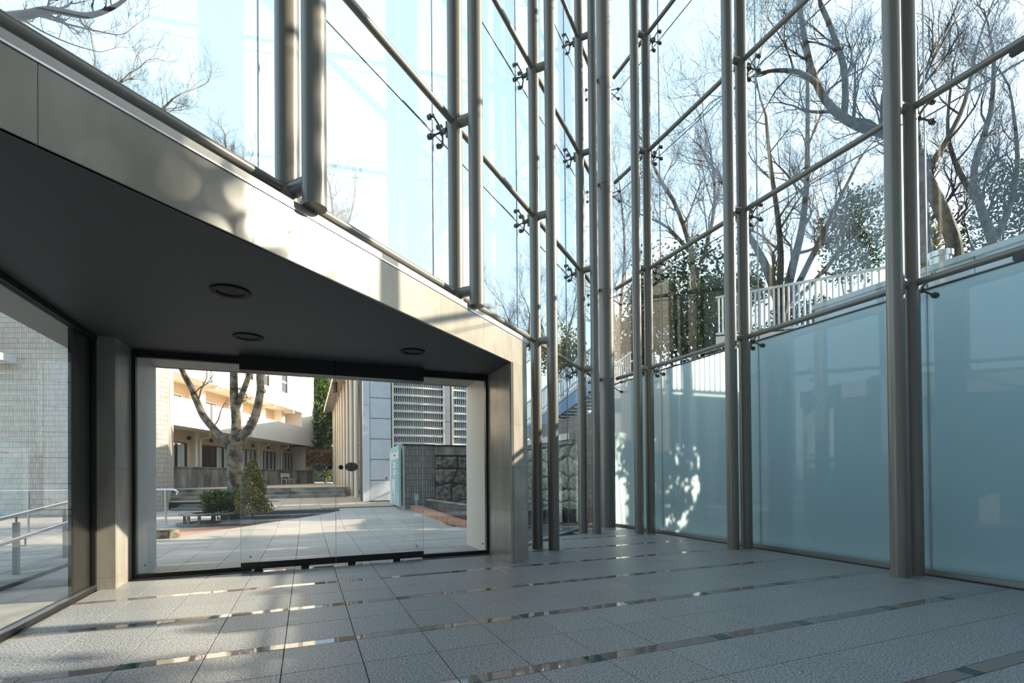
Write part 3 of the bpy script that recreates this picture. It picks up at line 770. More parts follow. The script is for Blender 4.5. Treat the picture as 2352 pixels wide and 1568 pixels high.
# ------------------------------------------------------------------ long building with balconies
def uvmesh(name, quads, mt, parent):
    me = bpy.data.meshes.new(name); vs = []; fs = []; uvs = []
    for q, uv in quads:
        b = len(vs); vs += [tuple(p) for p in q]; fs.append(tuple(range(b, b+len(q)))); uvs += uv
    me.from_pydata(vs, [], fs); me.materials.append(mt); l = me.uv_layers.new(name='UVMap')
    for i, u in enumerate(uvs): l.data[i].uv = u
    return link(name, me, parent)
def uvbox(name, o, ax, ay, az, mt, parent, top=True):
    # box whose four sides carry metric UV
    o, ax, ay, az = map(Vector, (o, ax, ay, az)); h = az.length; Q = []; run = 0
    c = [o, o+ax, o+ax+ay, o+ay]
    if ax.cross(ay).z < 0: c = [c[0], c[3], c[2], c[1]]
    for i in range(4):
        a, b = c[i], c[(i+1)%4]; L = (b-a).length
        Q.append(([a, b, b+az, a+az], [(run,a.z),(run+L,a.z),(run+L,a.z+h),(run,a.z+h)])); run += L
    Q.append(([p+az for p in c], [(0,0),(1,0),(1,1),(0,1)])); Q.append((c[::-1], [(0,0),(1,0),(1,1),(0,1)]))
    return uvmesh(name, Q, mt, parent)
def FB(s, o, z=0): return C3(-17.2 - .0228*(s-25) + o, s, z)
fd = (FB(40,0)-FB(24,0)).normalized(); fo = (FB(30,1)-FB(30,0))
bld = thing('long_building', 'long cream three storey building with white balcony bands behind the courtyard tree', 'building', FB(34,0,.7))
def fbox(nm, s0, s1, o0, o1, z0, z1, mt, parent=bld): return MB().obox(FB(s0,o0,z0), FB(s1,o0,z0)-FB(s0,o0,z0), fo*(o1-o0), (0,0,z1-z0)).build(nm, mt, parent)
uvbox('ground_wall', FB(19,-7,.7), FB(44.2,-7)-FB(19,-7), fo*5.5, (0,0,3.5), M['facadetile'], bld)
uvbox('upper_wall', FB(19,-7,4.0), FB(44.2,-7)-FB(19,-7), fo*5.4, (0,0,3.0), M['facadetile'], bld)
fbox('top_wall', 19, 44.2, -7, -.35, 7.6, 14.5, M['facade'])
fbox('balcony_band', 19, 43.9, -1.7, 0, 4.0, 5.5, M['facade'])
fbox('balcony_band', 19, 43.9, -1.7, 0, 6.7, 7.85, M['facade'])
fbox('end_wall', 41.6, 44.3, -6.9, -.02, 4.0, 14.5, M['facade'])
fbox('end_post', 43.3, 44.2, -2.4, -.4, .9, 4.0, M['facade'])
wd = [(25.0,28.6,4),(29.8,33.2,4),(33.9,36.6,4),(37.1,39.8,4),(40.5,43.0,4)]
for s0, s1, n in wd:
    f = fbox('window', s0, s1, -1.52, -1.44, 1.8, 3.3, M['winframe'])
    for i in range(n):
        a = s0+.1+(s1-s0-.1)*i/n; MB().obox(FB(a,-1.43,1.88), FB(a+(s1-s0)/n-.30,-1.43)-FB(a,-1.43), fo*.012, (0,0,1.36)).build('pane', M['darkglass'] if (s0 > 29 and s0 < 30 and i < 2) else M['curtainglass'], f)
for s0, s1 in ((26.6,28.4),(30.4,31.9),(34.2,35.3),(37.4,38.5),(41.0,42.0)):
    f = fbox('small_window', s0, s1, -1.66, -1.57, 5.45, 6.05, M['facade']); fbox('pane', s0+.1, s1-.1, -1.60, -1.56, 5.5, 5.97, M['darkglass'], f)
for s in (29.3, 33.55, 36.85, 40.2):
    fbox('pilaster', s-.22, s+.22, -1.7, -1.25, .9, 4.0, M['facade'])
    fbox('upper_pilaster', s-.3, s+.3, -1.7, -.95, 5.4, 6.7, M['facade'])
    fbox('ceiling_beam', s-.12, s+.12, -1.7, -.1, 6.5, 6.7, M['facade'])
    mb = MB(); mb.tube([FB(s+.1,-.6,3.95), FB(s+.1,-.6,3.7), FB(s+.1,-1.1,3.6), FB(s+.1,-1.15,3.4), FB(s+.1,-1.15,1.0)], .07, 8); mb.build('downpipe', M['cream'], bld, True)
for s in (26.2, 28.8, 31.0, 34.4, 36.2, 37.4, 38.6, 40.6, 42.4):
    MB().cyl(FB(s,-1.5,3.62), FB(s,-1.38,3.62), .11, 10).build('wall_vent', M['winframe'], bld)
for s0, s1 in ((30.6,32.2),(32.9,34.8),(35.2,37.2),(38.4,40.2)):
    f = fbox('tall_window', s0, s1, -.42, -.30, 7.85, 11.5, M['cream'])
    for i in range(2):
        for k in range(4):
            a = s0+.08+(s1-s0-.1)*i/2; z = 7.95+k*.9
            MB().obox(FB(a,-.30,z), FB(a+(s1-s0)/2-.12,-.30)-FB(a,-.30), fo*.01, (0,0,.74)).build('pane', M['darkglass'] if i == 0 else M['curtainglass'], f)
    fbox('mullion', (s0+s1)/2-.04, (s0+s1)/2+.03, -.31, -.25, 7.85, 11.5, M['winframe'], f)
# stained planter wall in front, benches and a wall light
pw = thing('planter_wall', 'long stained concrete planter wall under the ground floor windows', 'wall', FB(34,.4,.8))
for i in range(6):
    s0 = 23.6+i*3.3; MB().obox(FB(s0,.0,.5), FB(s0+3.27,0)-FB(s0,0), fo*.35, (0,0,1.32)).build('wall_panel', M['concrete'], pw)
MB().obox(FB(23.6,-.05,1.82), FB(43.4,-.05)-FB(23.6,-.05), fo*.45, (0,0,.06)).build('coping', M['concrete'], pw)
def bench(label, s, o, ln=1.5):
    th = thing('park_bench', label, 'bench', FB(s,o,.76), 'white benches along the planter wall')
    for k in range(3): MB().obox(FB(s,o+.12*k,1.14), FB(s+ln,o)-FB(s,o), fo*.10, (0,0,.04)).build('seat_slat', M['white'], th)
    MB().obox(FB(s,o-.08,1.32), FB(s+ln,o)-FB(s,o), fo*.04, (0,0,.28)).build('backrest', M['white'], th)
    for q in (.1, ln-.15):
        mb = MB(); mb.obox(FB(s+q,o+.28,.74), fd*.06, fo*.05, (0,0,.41)); mb.obox(FB(s+q,o-.06,.74), fd*.06, fo*.05, (0,0,.6)); mb.build('leg', M['white'], th)
bench('white slatted bench standing behind the yellow green conifer shrub', 36.4, .55)
bench('white slatted bench standing behind the courtyard tree trunk', 31.2, .55, 1.3)

# ------------------------------------------------------------------ round tiled tower
tw_ = thing('tiled_tower', 'tall rounded tower faced in narrow vertical cream tiles beside the courtyard', 'building', C3(-17,19,0))
pl = [C3(-32,17.7), C3(-15.6,17.7)]
cx_, cd_, R_ = -15.6, 19.7, 2.0
pl += [C3(cx_+R_*math.sin(t), cd_-R_*math.cos(t)) for t in [math.radians(a) for a in range(8,91,8)]] + [C3(-16.7,24.5)]
Q = []; run = 0
for a, b in zip(pl[:-1], pl[1:]):
    L = (b-a).length; z0, z1 = -.1, 15
    Q.append(([Vector((a.x,a.y,z0)), Vector((b.x,b.y,z0)), Vector((b.x,b.y,z1)), Vector((a.x,a.y,z1))], [(run,z0),(run+L,z0),(run+L,z1),(run,z1)])); run += L
uvmesh('shell', Q, M['towertile'], tw_)
MB().prism([(p.x,p.y) for p in pl]+[(C3(-32,24).x, C3(-32,24).y)], 14.9, 15.1).build('roof', M['concrete'], tw_)
bx = thing('balcony_screen', 'white slatted balcony screen high on the tiled tower seen past the side window', 'balcony', C3(-18.6,17.3,5.6))
mb = MB(); mb.obox(C3(-20.6,16.9,5.42), rt*2.95, fw*.8, (0,0,.25)); mb.build('slab', M['white'], bx)
mb = MB(); mb.obox(C3(-20.6,16.9,6.95), rt*2.95, fw*.05, (0,0,.06)); mb.build('top_rail', M['white'], bx)
for i in range(22): MB().obox(C3(-20.6+i*.135,16.9,5.67), rt*.05, fw*.04, (0,0,1.28)).build('slat', M['white'], bx)

# ------------------------------------------------------------------ colonnaded hall with white panels and louvres
PX = 2.2
hall_ = thing('colonnade_hall', 'cream hall with a row of slender round columns under a sloping eave', 'building', (PX,32,.7))
for k in range(9):
    y = 24.6+k*2.55
    MB().cyl((PX,y,.25), (PX,y,7.05), .105, 16).build('column', M['cream'], hall_, True)
MB().add([(PX-.75,25,6.95),(PX-.75,47,6.95),(PX+3.5,47,7.7),(PX+3.5,25,7.7),(PX-.75,25,7.2),(PX-.75,47,7.2),(PX+3.5,47,7.95),(PX+3.5,25,7.95)],
         [(0,1,2,3),(4,7,6,5),(0,4,5,1),(1,5,6,2),(2,6,7,3),(3,7,4,0)]).build('roof', M['cream'], hall_)
MB().box((PX+1.6,21.2,.25), (PX+1.75,47,7.0)).build('glazed_wall', M['darkglass'], hall_)
for k in range(10): MB().box((PX+1.5,24+k*2.55,.25), (PX+1.62,24.12+k*2.55,7.0)).build('mullion', M['cream'], hall_)
for k in range(5): MB().box((PX+1.5,22,1.3+k*1.25), (PX+1.6,47,1.36+k*1.25)).build('transom', M['cream'], hall_)
MB().tube([(PX+.35,24.2,.3),(PX+.35,24.2,1.25),(PX+.35,25.4,1.95)], .03, 6).build('stair_rail', M['white'], hall_)
# white clad corner tower: panels, then louvres
WY = 19.6
wt = thing('white_clad_tower', 'white panel clad corner tower with horizontal louvres beside the column row', 'building', (4,WY,.3))
MB().box((2.02,WY+.03,.3), (6.3,WY+1.4,7.05)).build('core', M['joint'], wt)
ztop = [.33, 1.12, 1.92, 2.71, 3.50, 4.29, 5.08, 5.87, 7.1]
for z0, z1 in zip(ztop[:-1], ztop[1:]):
    MB().box((2.26,WY,z0+.012), (3.05,WY+.04,z1-.012)).build('panel', M['whitepanel'], wt)
for z0, z1 in ((.31,4.0),(4.0,7.1)): MB().box((2.0,WY-.03,z0+.004), (2.245,WY+.2,z1-.004)).build('corner_panel', M['whitepanel'], wt)
for z0, z1 in ((2.0,3.45),(3.45,5.9),(5.9,7.1)): MB().box((5.17,WY-.02,z0+.01), (5.42,WY+.04,z1-.01)).build('narrow_panel', M['whitepanel'], wt)
for xa, xb in ((3.12,5.10),(5.50,6.25)):
    for k in range(15):
        z = 2.18+k*.315; mb = MB(); mb.add([(xa,WY-.16,z),(xb,WY-.16,z),(xb,WY+.02,z+.10),(xa,WY+.02,z+.10),(xa,WY-.16,z+.03),(xb,WY-.16,z+.03),(xb,WY+.02,z+.13),(xa,WY+.02,z+.13)],
               [(0,1,2,3),(4,7,6,5),(0,4,5,1),(1,5,6,2),(2,6,7,3),(3,7,4,0)]); mb.build('louvre_blade', M['louver'], wt)
    mb = MB(); n_ = int((xb-xa)/.085)
    for i in range(n_): mb.box((xa+i*.085,WY+.0,2.0), (xa+i*.085+.05,WY+.028,7.1))
    stuff(mb.build('rib_screen', M['cream'] if xa < 4 else M['white'], wt))
    for xx in (xa-.03, xb): MB().box((xx,WY-.17,2.0), (xx+.05,WY+.02,7.1)).build('louvre_post', M['cream'], wt)
# map board
sg = thing('map_board', 'tall pale green information map board with white map and small lettering', 'sign', (2.8,16.6,.3))
A, B = Vector((2.645,15.50,.32)), Vector((2.72,17.55,.32)); d = (B-A); nn = Vector((-d.y, d.x, 0)).normalized()
MB().obox(A, d, nn*-.06, (0,0,1.92)).build('board', M['sign'], sg)
MB().obox(B, d*.16, nn*-.06, (0,0,1.80)).build('white_end', M['signwhite'], sg)
def on(u0, u1, z0, z1, nm, mt, k=.004): return MB().obox(A+d*u0+Vector((0,0,z0)), d*(u1-u0), nn*k, (0,0,z1-z0)).build(nm, mt, sg)
on(.06,.94,1.50,1.72,'title_plate',M['signwhite']); on(.38,.62,1.60,1.66,'red_title',M['signred'],.006)
on(.42,.66,1.20,1.40,'map_inset',M['signwhite']); on(.42,.66,.98,1.14,'map_inset',M['signwhite'])
mp = MB(); P = [A+d*u+Vector((0,0,z))+nn*.006 for u, z in ((.40,.86),(.78,.84),(.86,.62),(.60,.35),(.44,.10),(.36,.12),(.46,.5))]
mp.add(P + [p-nn*.005 for p in P], [tuple(range(7)), tuple(range(7,14))[::-1]]); mp.build('map_shape', M['signwhite'], sg)
tx = MB()
for k in range(16): tx.obox(A+d*.10+Vector((0,0,.35+k*.075)), d*(.05+.05*(k*7%3)), nn*.006, (0,0,.022))
for k in range(4): tx.obox(A+d*.80+Vector((0,0,.95+k*.12)), d*.08, nn*.006, (0,0,.02))
tx.obox(A+d*.5+Vector((0,0,.30)), d*.4, nn*.006, (0,0,.015)); tx.build('lettering', M['signtext'], sg)
# ribbed tile wall, quarry stone wall, pond trough
SY = 15.6
rw = thing('ribbed_tile_wall', 'grey ribbed tile garden wall with dark coping next to the map board', 'wall', (3.4,SY,.3))
Q_ = uvbox('rib_facing', (2.82,SY,.2), (.97,0,0), (0,.35,0), (0,0,2.02), M['ribtile'], rw)
MB().box((2.78,SY-.03,2.22), (3.80,SY+.38,2.27)).build('coping', M['darkmetal'], rw)
MB().box((2.78,SY-.012,.2), (2.825,SY+.36,2.22)).build('edge_strip', M['cream'], rw)
def stones(parent, o, ax, ht, wid, seed, mt, n=34, wmin=.42, joint=.018, proud=.05):
    # irregular quarry stones: a jittered grid of polygons, each its own piece
    r = random.Random(seed); o = Vector(o); ax = Vector(ax).normalized(); nn = Vector((ax.y,-ax.x,0))
    cols = max(2, round(wid/.62)); rows_ = max(2, round(ht/.46)); V = {}
    for i in range(cols+1):
        for j in range(rows_+1):
            jx = r.uniform(-.17,.17)*(0 < i < cols); jz = r.uniform(-.12,.12)*(0 < j < rows_)
            V[i,j] = (wid*i/cols+jx, ht*j/rows_+jz)
    for i in range(cols):
        for j in range(rows_):
            q = [V[i,j], V[i+1,j], V[i+1,j+1], V[i,j+1]]
            if r.random() < .5:                       # clip a corner for a five sided stone
                k = r.randrange(4); a, b, c = q[k-1], q[k], q[(k+1)%4]
                q[k:k+1] = [(b[0]+(a[0]-b[0])*.3, b[1]+(a[1]-b[1])*.3), (b[0]+(c[0]-b[0])*.3, b[1]+(c[1]-b[1])*.3)]
            cx = sum(p[0] for p in q)/len(q); cz = sum(p[1] for p in q)/len(q); m_ = len(q)
            def at(p, k, dep): return o + ax*(cx+(p[0]-cx)*k) + Vector((0,0,cz+(p[1]-cz)*k)) + nn*dep
            pr = proud*r.uniform(.5,1.3); ks = 1-joint/.3
            vs = [at(p, ks, 0) for p in q] + [at(p, ks*.97, pr*.7) for p in q] + [at(p, ks*.72, pr*r.uniform(.9,1.25)) for p in q] + [at((cx,cz),1,pr*1.2)]
            fs = []
            for k in range(m_):
                k2 = (k+1)%m_
                fs += [(k,k2,m_+k2,m_+k), (m_+k,m_+k2,2*m_+k2,2*m_+k), (2*m_+k,2*m_+k2,3*m_)]
            MB().add(vs, fs).build('stone', mt, parent)
qw = thing('quarry_stone_wall', 'dark irregular quarry stone garden wall behind the pond trough', 'wall', (5.4,SY,.3))
MB().box((3.79,SY-.02,-.1), (7.05,SY+.35,2.22)).build('wall_core', M['mortar'], qw)
stones(qw, (3.79,SY-.02,.0), (1,0,0), 1.90, 3.22, 4, M['stone'])
MB().box((3.79,SY-.10,1.93), (7.05,SY+.3,2.20)).build('lintel', M['concrete'], qw)
MB().box((3.77,SY-.12,2.20), (7.05,SY+.38,2.25)).build('coping', M['darkmetal'], qw)
q2 = thing('pale_stone_wall', 'pale rough split stone wall with a stone ledge outside the slanted glass', 'wall', (7.0,13.5,0))
MB().box((7.05,11.15,-.1), (7.4,SY+.35,2.4)).build('wall_core', M['mortar'], q2)
stones(q2, (7.05,12.35,.0), (0,-1,0), 2.05, .02, 1, M['paleston']) if False else None
stones(q2, (7.05,SY-.02,.0), (0,-1,0), 2.12, 3.6, 9, M['paleston'], proud=.08)
MB().box((6.93,12.3,2.14), (7.1,SY,2.26)).build('underledge', M['steelcap'], q2)
MB().box((6.85,12.3,2.26), (7.1,SY,2.44)).build('ledge', M['cream'], q2)
uvbox('rib_facing', (7.02,11.15,-.1), (.03,0,0), (0,1.2,0), (0,0,3.02), M['ribtile'], q2)
uvbox('rib_facing', (7.12,12.3,2.4), (.03,0,0), (0,SY-12.3,0), (0,0,.52), M['ribtile'], q2)
# trough with orange base
pt_ = thing('pond_trough', 'long raised black stone pond trough on an orange tile base', 'trough', (3.5,14,0))
oa, ob = Vector((3.62,11.2,0)), Vector((2.98,SY-.05,0)); dv = ob-oa; q_ = Vector((dv.y,-dv.x,0)).normalized()
def gz(p): return groundz(p.y)
n_ = 12
for i in range(n_):
    a = oa+dv*(i/n_+.002); b = oa+dv*((i+1)/n_-.002)
    MB().prism([(a.x,a.y),(b.x,b.y),((b+q_*.30).x,(b+q_*.30).y),((a+q_*.30).x,(a+q_*.30).y)], -.05, lambda p: groundz(p[1])+.13).build('base_tile', M['orange'], pt_)
n_ = 8; o2 = oa+q_*.32; d2 = dv*.86
for i in range(n_):
    a = o2+d2*(i/n_+.003); b = o2+d2*((i+1)/n_-.003)
    MB().prism([(a.x,a.y),(b.x,b.y),((b+q_*.06).x,(b+q_*.06).y),((a+q_*.06).x,(a+q_*.06).y)], 0, lambda p: groundz(p[1])*.3+.46).build('side_slab', M['blackgranite'], pt_)
a, b = o2-q_*.02, o2+d2; MB().prism([(a.x,a.y),(b.x,b.y),((b+q_*.14).x,(b+q_*.14).y),((a+q_*.14).x,(a+q_*.14).y)], lambda p: groundz(p[1])*.3+.46, lambda p: groundz(p[1])*.3+.50).build('rim', M['concrete'], pt_)
MB().prism([(o2.x,o2.y),((o2+d2).x,(o2+d2).y),(6.9,SY-.14),(6.9,11.2)], .36, .38).build('water', M['water'], pt_)
mb = MB(); mb.cyl((3.18,15.5,.2),(3.18,15.5,.50), .03, 8); mb.box((3.12,15.46,.50), (3.24,15.54,.70))
tag(mb.build('service_box', M['sign']), 'small pale service box on a pipe by the ribbed tile wall', 'box')
# sticker dots stuck on the clear glass
# outside stair with white balusters above the ledge
sr = thing('hill_stair', 'blue sided outdoor stair with white balustrade climbing the slope behind the stone wall', 'stair', (8,14,2.5))
sA, sB = Vector((7.75,18.5,2.82)), Vector((7.75,12.6,4.07)); sv = sB-sA
MB().add([sA, sB, sB+Vector((0,0,-.42)), sA+Vector((0,0,-.42))] + [p+Vector((.08,0,0)) for p in (sA, sB, sB+Vector((0,0,-.42)), sA+Vector((0,0,-.42)))],
         [(0,1,2,3),(7,6,5,4),(0,4,5,1),(1,5,6,2),(2,6,7,3),(3,7,4,0)]).build('blue_stringer', M['bluewall'], sr)
MB().obox(sA+Vector((-.02,0,0)), sv, (.12,0,0), (0,0,.10)).build('stringer_cap', M['white'], sr)
for k in range(18):
    p = sA.lerp(sB, (k+.5)/18); MB().box((p.x+.08,p.y-.2,p.z-.02), (p.x+1.5,p.y+.18,p.z+.03)).build('tread', M['steelcap'], sr)
for x, c_ in ((7.78,0),(9.2,1)):
    for k in range(50):
        p = sA.lerp(sB, (k+.5)/50); 
        MB().box((x,p.y-.014,p.z+.06), (x+.028,p.y+.014,p.z+.92)).build('baluster', M['white'], sr)
    MB().obox((x-.01,sA.y,sA.z+.90), (0,sv.y,sv.z), (.05,0,0), (0,0,.05)).build('top_rail', M['white'], sr)
    MB().obox((x-.01,sA.y,sA.z+.25), (0,sv.y,sv.z), (.04,0,0), (0,0,.04)).build('mid_rail', M['white'], sr)

# ------------------------------------------------------------------ hillside behind the frosted wall
hl = MB()
def hz(x, y):
    if y < 6.3: return max(.0, 3.6 + (x-9.2)*.18) if x > 8.9 else -.1
    return max(-.1, .42*(x-7.7)) if x < 17 else 3.9+(x-17)*.18
xs = [7.3,8.2,8.9,9.0,10,11,12,13.5,15,17,20,24,30,40,60]; ys = [-30,-15,-6,-2,2,4,6.29,6.3,7.5,9,10.5,12,14,17,22,30,45,70]
idx = {}
for i, x in enumerate(xs):
    for j, y in enumerate(ys):
        idx[i,j] = len(hl.v); hl.v.append((x, y, hz(x,y)))
for i in range(len(xs)-1):
    for j in range(len(ys)-1): hl.f.append((idx[i,j],idx[i+1,j],idx[i+1,j+1],idx[i,j+1]))
struct(hl.build('terrain_hill', M['hill']))
pw2 = thing('white_parapet', 'white panelled parapet wall with steel vents above the frosted glass', 'wall', (8.6,3,0))
for i in range(8):
    y0 = -3.2+i*1.18; MB().box((8.6,y0+.006,-.1), (8.85,y0+1.174,4.22)).build('panel', M['whitepanel'], pw2)
MB().box((8.55,-3.2,4.22), (8.9,6.25,4.30)).build('coping', M['white'], pw2)
def vent(label, y, r, h_, dome):
    th = thing('roof_vent', label, 'vent', (8.73,y,4.30))
    MB().lathe((8.73,y,4.30), [(r*.85,0),(r*.85,h_*.6),(r,h_*.6),(r,h_),(.001,h_)], 20).build('drum', M['stainless'], th, True)
    if dome: MB().lathe((8.73,y,4.30+h_), [(r*1.5,0),(r*1.45,.08),(r*1.0,.2),(r*.5,.26),(.001,.28)], 20).build('cap', M['stainless'], th, True)
vent('short round steel vent drum on the white parapet beside the leaning tree', 4.35, .16, .2, False)
vent('domed steel vent cap on the white parapet away from the leaning tree', 3.05, .13, .22, True)
dk = thing('hill_walkway', 'pale walkway deck with a white bar fence crossing the wooded slope', 'walkway', (10.9,8.5,0))
def dz(y): return 3.85+(y-6)*.2
MB().add([(10.2,5.5,dz(5.5)),(11.7,5.5,dz(5.5)),(11.7,10.2,dz(10.2)),(10.2,10.2,dz(10.2))]+[(a,b,dz(b)+.25) for a,b in ((10.2,5.5),(11.7,5.5),(11.7,10.2),(10.2,10.2))],
         [(3,2,1,0),(4,5,6,7),(0,1,5,4),(1,2,6,5),(2,3,7,6),(3,0,4,7)]).build('deck', M['cream'], dk)
for y in (6.6, 8.9): MB().box((10.4,y,-.1), (10.75,y+.35,dz(y)+.05)).build('pier', M['concrete'], dk)
for k in range(36):
    y = 5.55+k*.13; MB().box((10.22,y,dz(y)+.3), (10.25,y+.035,dz(y)+1.3)).build('fence_bar', M['white'], dk)
for z in (.3, 1.28): MB().obox((10.2,5.5,dz(5.5)+z), (0,4.7,4.7*.2), (.06,0,0), (0,0,.05)).build('fence_rail', M['white'], dk)
hb = thing('hill_house', 'pale building with ribbed siding half hidden by trees above the walkway', 'building', (24,16,6))
MB().box((22,9.5,4), (30,19,8.2)).build('wall', M['cream'], hb)
MB().box((21.6,9.2,8.2), (30.4,19.3,8.5)).build('roof', M['white'], hb)
for k in range(6): MB().box((21.96,10.2+k*1.4,5.6), (22.02,11.1+k*1.4,7.2)).build('window', M['curtainglass'], hb)
for k in range(40): MB().box((21.95,9.5+k*.24,4), (22.0,9.58+k*.24,5.4)).build('rib', M['white'], hb)
# trees on the slope
def at(px, py, d): return C3((px-CX)*d/F, d, H+(CY+10-(px-CX)*.00877-py)*d/F)
d = 16.5
bare_tree('broad vase shaped bare tree with many upright stems behind the middle frosted bay', at(1795,745,d),
    [([at(1795,760,d), at(1797,720,d), at(1790,680,d), at(1765,610,d), at(1740,560,d+.5), at(1700,500,d+1)], .20, .08),
     ([at(1797,730,d), at(1810,680,d), at(1830,600,d), at(1850,520,d), at(1862,420,d), at(1866,300,d), at(1868,150,d)], .17, .05),
     ([at(1800,720,d), at(1840,650,d), at(1885,560,d), at(1930,470,d+.4), at(1975,380,d+.6)], .13, .04),
     ([at(1793,700,d), at(1800,600,d), at(1795,500,d-.5), at(1780,380,d-.8), at(1770,260,d-1)], .12, .04),
     ([at(1803,715,d), at(1880,640,d+.5), at(1950,560,d+1), at(2020,500,d+1.4)], .09, .03)], 11, 2.6, 4, 6, dry=0)
d = 11.5
bare_tree('thick leaning bare tree trunk with a big crooked limb behind the white parapet', at(2165,640,d),
    [([at(2200,650,d), at(2200,560,d), at(2172,480,d), at(2135,400,d), at(2105,330,d), at(2040,300,d), at(1985,285,d), at(1930,250,d), at(1890,190,d+.4), at(1868,110,d+.6), at(1850,0,d+.8)], .165, .055),
     ([at(1950,262,d), at(1955,210,d), at(1950,140,d), at(1925,60,d), at(1900,0,d)], .08, .05),
     ([at(2138,650,d+.5), at(2136,560,d+.5), at(2130,470,d+.4), at(2112,380,d+.2)], .13, .10),
     ([at(1895,190,d+.4), at(1850,160,d), at(1790,155,d), at(1745,165,d)], .07, .025),
     ([at(2130,400,d), at(2180,330,d), at(2230,230,d+.4), at(2260,100,d+.6)], .08, .03)], 12, 2.1, 4, 6, 'twigdark')
d = 13.5
bare_tree('bare branching tree at the end of the white parapet beside the domed vent', at(2290,600,d),
    [([at(2285,640,d), at(2290,560,d), at(2262,470,d), at(2250,380,d), at(2290,250,d), at(2300,120,d)], .14, .04),
     ([at(2290,560,d), at(2330,470,d), at(2350,360,d), at(2340,230,d)], .10, .03),
     ([at(2262,470,d), at(2215,390,d), at(2190,300,d), at(2200,180,d)], .08, .025)], 13, 2.0, 4, 6, 'twigdark')
d = 22
bare_tree('slender bare tree behind the mast next to the corner column', at(1580,700,d),
    [([at(1590,760,d), at(1600,640,d), at(1590,560,d), at(1560,470,d), at(1520,400,d), at(1490,330,d)], .16, .04),
     ([at(1600,640,d), at(1630,560,d), at(1650,450,d), at(1640,330,d)], .12, .04),
     ([at(1595,580,d), at(1540,520,d), at(1480,490,d)], .08, .03)], 14, 2.8, 4, 6, dry=60)
d = 25
bare_tree('thin pale bare tree seen just beside the thick corner column', at(1425,900,d),
    [([at(1420,930,d), at(1424,800,d), at(1430,700,d), at(1440,560,d), at(1430,420,d)], .12, .03),
     ([at(1424,800,d), at(1410,700,d), at(1390,600,d), at(1400,480,d)], .08, .03)], 15, 2.6, 4, 6)
d = 31
bare_tree('hazy bare tree with a few brown leaves beyond the stone pier glass', at(1270,900,d),
    [([at(1270,960,d), at(1275,860,d), at(1262,790,d), at(1240,730,d)], .16, .05),
     ([at(1275,860,d), at(1300,790,d), at(1320,720,d)], .12, .04)], 16, 2.6, 4, 6, dry=500)
bare_tree('bare twiggy tree rising past the top of the stone pier', at(1195,900,36),
    [([at(1195,960,36), at(1196,850,36), at(1185,770,36), at(1170,730,36)], .16, .05), ([at(1196,850,36), at(1215,780,36), at(1220,720,36)], .1, .04)], 17, 2.4, 4, 6)
# trees beyond the vestibule roof
d = 9
bare_tree('dark overhanging bare branches crossing high above the stone beam', at(-300,300,d),
    [([at(-320,900,d), at(-310,400,d), at(-200,120,d), at(-60,45,d), at(60,25,d), at(120,14,d), at(200,27,d), at(260,8,d), at(300,-20,d)], .12, .022),
     ([at(80,23,d), at(150,45,d), at(220,62,d), at(270,72,d)], .02, .008),
     ([at(40,28,d), at(100,65,d), at(170,95,d), at(230,112,d)], .018, .006),
     ([at(105,15,d), at(112,0,d), at(118,-40,d)], .02, .012)], 18, .75, 3, 4, 'twigdark', 'twigdark')
d = 27
bare_tree('reddish bare tree crown with dry leaves rising above the stone beam', at(150,700,d),
    [([at(120,1000,d), at(130,500,d), at(170,330,d), at(230,230,d), at(280,180,d)], .22, .05),
     ([at(130,500,d), at(260,350,d), at(360,260,d), at(400,220,d)], .12, .04),
     ([at(125,450,d), at(110,300,d), at(100,180,d)], .12, .04), ([at(150,420,d), at(200,300,d), at(220,130,d)], .1, .04)], 19, 2.5, 4, 5, dry=60)
d = 33
bare_tree('small bare tree crown peeking over the stone beam beside the thick cut mast', at(530,800,d),
    [([at(520,900,d), at(525,500,d), at(525,380,d), at(520,320,d)], .15, .04), ([at(525,480,d), at(560,420,d), at(575,370,d)], .1, .03)], 20, 1.7, 4, 5, dry=30)
d = 30
bare_tree('bare tree crown between the two shortened masts over the stone beam', at(800,800,d),
    [([at(770,900,d), at(775,600,d), at(770,500,d), at(760,420,d)], .15, .04), ([at(775,600,d), at(800,520,d), at(815,470,d)], .1, .03)], 22, 1.9, 4, 5)
# evergreens
def eg(label, px, py, d, rx, rz_, seed, n=3000, size=.07, mt='leafdark', basepy=None, name='evergreen_tree'):
    c = at(px, py, d); b = Vector((c.x, c.y, .755)) if basepy else Vector((c.x, c.y, hz(c.x, c.y) if c.x > 8.9 else .3))
    return evergreen(label, b, c, (rx,rx,rz_), seed, n, size, mt, name)
eg('tall dark glossy evergreen behind the pair of masts next to the corner column', 1560, 680, 17.5, 1.7, 2.6, 41, 6000, .075)
eg('dark evergreen bush low beside the thick corner column', 1450, 800, 18, 1.0, 1.6, 42, 3000, .075, name='evergreen_shrub')
eg('low dark evergreen bush under the broad vase shaped tree', 1760, 800, 15, 1.3, .7, 43, 2600, .06, name='evergreen_shrub')
eg('dark evergreen with fine foliage behind the mast of the middle bay', 1965, 545, 30, 2.2, 3.2, 44, 3800, .11)
eg('sunlit yellow green evergreen around the leaning tree trunk', 2140, 555, 13.2, .8, 1.1, 45, 1700, .05, 'leafgold')
eg('dark evergreen mass beside the domed vent at the end of the parapet', 2320, 480, 14.5, 1.6, 1.5, 46, 4200, .06)
eg('green evergreen tree standing between the long building and the column row', 748, 985, 46, 2.6, 5.2, 47, 5000, .2, 'leafmid', 1100)
eg('rounded evergreen treetop above the end of the long building', 742, 905, 56, 2.2, 2.6, 48, 2500, .22, 'leafmid', 1095)
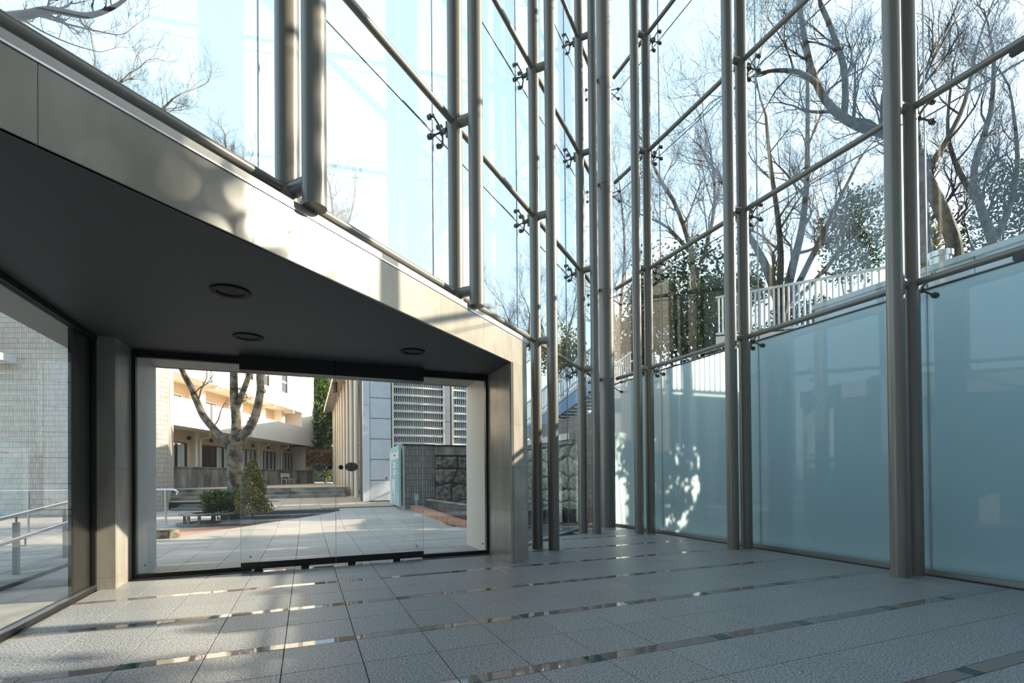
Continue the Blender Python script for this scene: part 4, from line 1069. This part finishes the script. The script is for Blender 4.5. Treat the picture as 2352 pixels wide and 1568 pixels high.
eg('yellowing evergreen beyond the white balustrade stair', 1290, 810, 24, 1.3, 1.5, 49, 2600, .08, 'leafgold')
eg('dark evergreen behind the walkway fence between the two inner masts', 1640, 760, 19, 1.5, 1.6, 61, 4200, .08)
eg('dark broadleaf evergreen behind the slender bare tree', 1500, 720, 21, 1.2, 2.0, 62, 3600, .08)
eg('dark evergreen beside the walkway fence next to the broad vase shaped tree', 1860, 745, 18, 1.5, .9, 63, 3200, .07)
eg('dense evergreen behind the pale hillside building end', 1700, 690, 25, 2.2, 2.2, 64, 4200, .11)
evergreen('low leafy bush under the walkway fence between the two outer mast pairs', (12.8,7.9,2.0), (12.8,7.8,3.9), (1.2,1.7,1.5), 65, 2600, .11, name='evergreen_shrub')  # bush put here and carried down low to dapple sun on the frosted film
evergreen('large dark evergreen on the slope shading the end of the stone beam', (15,-2.6,4), (15.2,-2.3,10.3), (3.4,3.6,5.2), 50, 26000, .16)
hd_ = thing('clipped_hedge', 'reddish brown low hedge at the foot of the wooded bank past the column row', 'hedge', at(745,1060,44))
c = at(742,1060,44); foliage('foliage', 'leafdry', hd_, 51, 1500, .16, lambda r: Vector((c.x+r.uniform(-1.3,1.5), c.y+r.uniform(-.8,.8), c.z-.4+r.uniform(0,1.4))))
far = thing('dark_bank', 'dark wooded bank with steps behind the reddish hedge', 'bank', at(745,1040,60))
c = at(742,1030,60); MB().obox((c.x-6,c.y,.7), (14,0,0), (0,3,0), (0,0,8)).build('slope', M['hill'], far)
for k in range(5): MB().box((c.x-2.5,c.y-1.5+k*.3,3.2+k*.45), (c.x-.2,c.y+.1,3.3+k*.45)).build('step', M['stepstone'], far)
# far pale rooftop above the stone beam
rb = thing('rooftop_block', 'pale blue rooftop block of a distant building past the second shortened mast', 'building', at(1115,900,60))
p = at(1085,735,60); MB().obox((p.x,p.y,0), rt*2.7, fw*4, (0,0,p.z+1.4)).build('block', M['whitepanel'], rb)
p = at(1080,702,60); MB().obox((p.x,p.y,p.z), rt*3.4, fw*4.5, (0,0,.35)).build('roof', M['white'], rb)
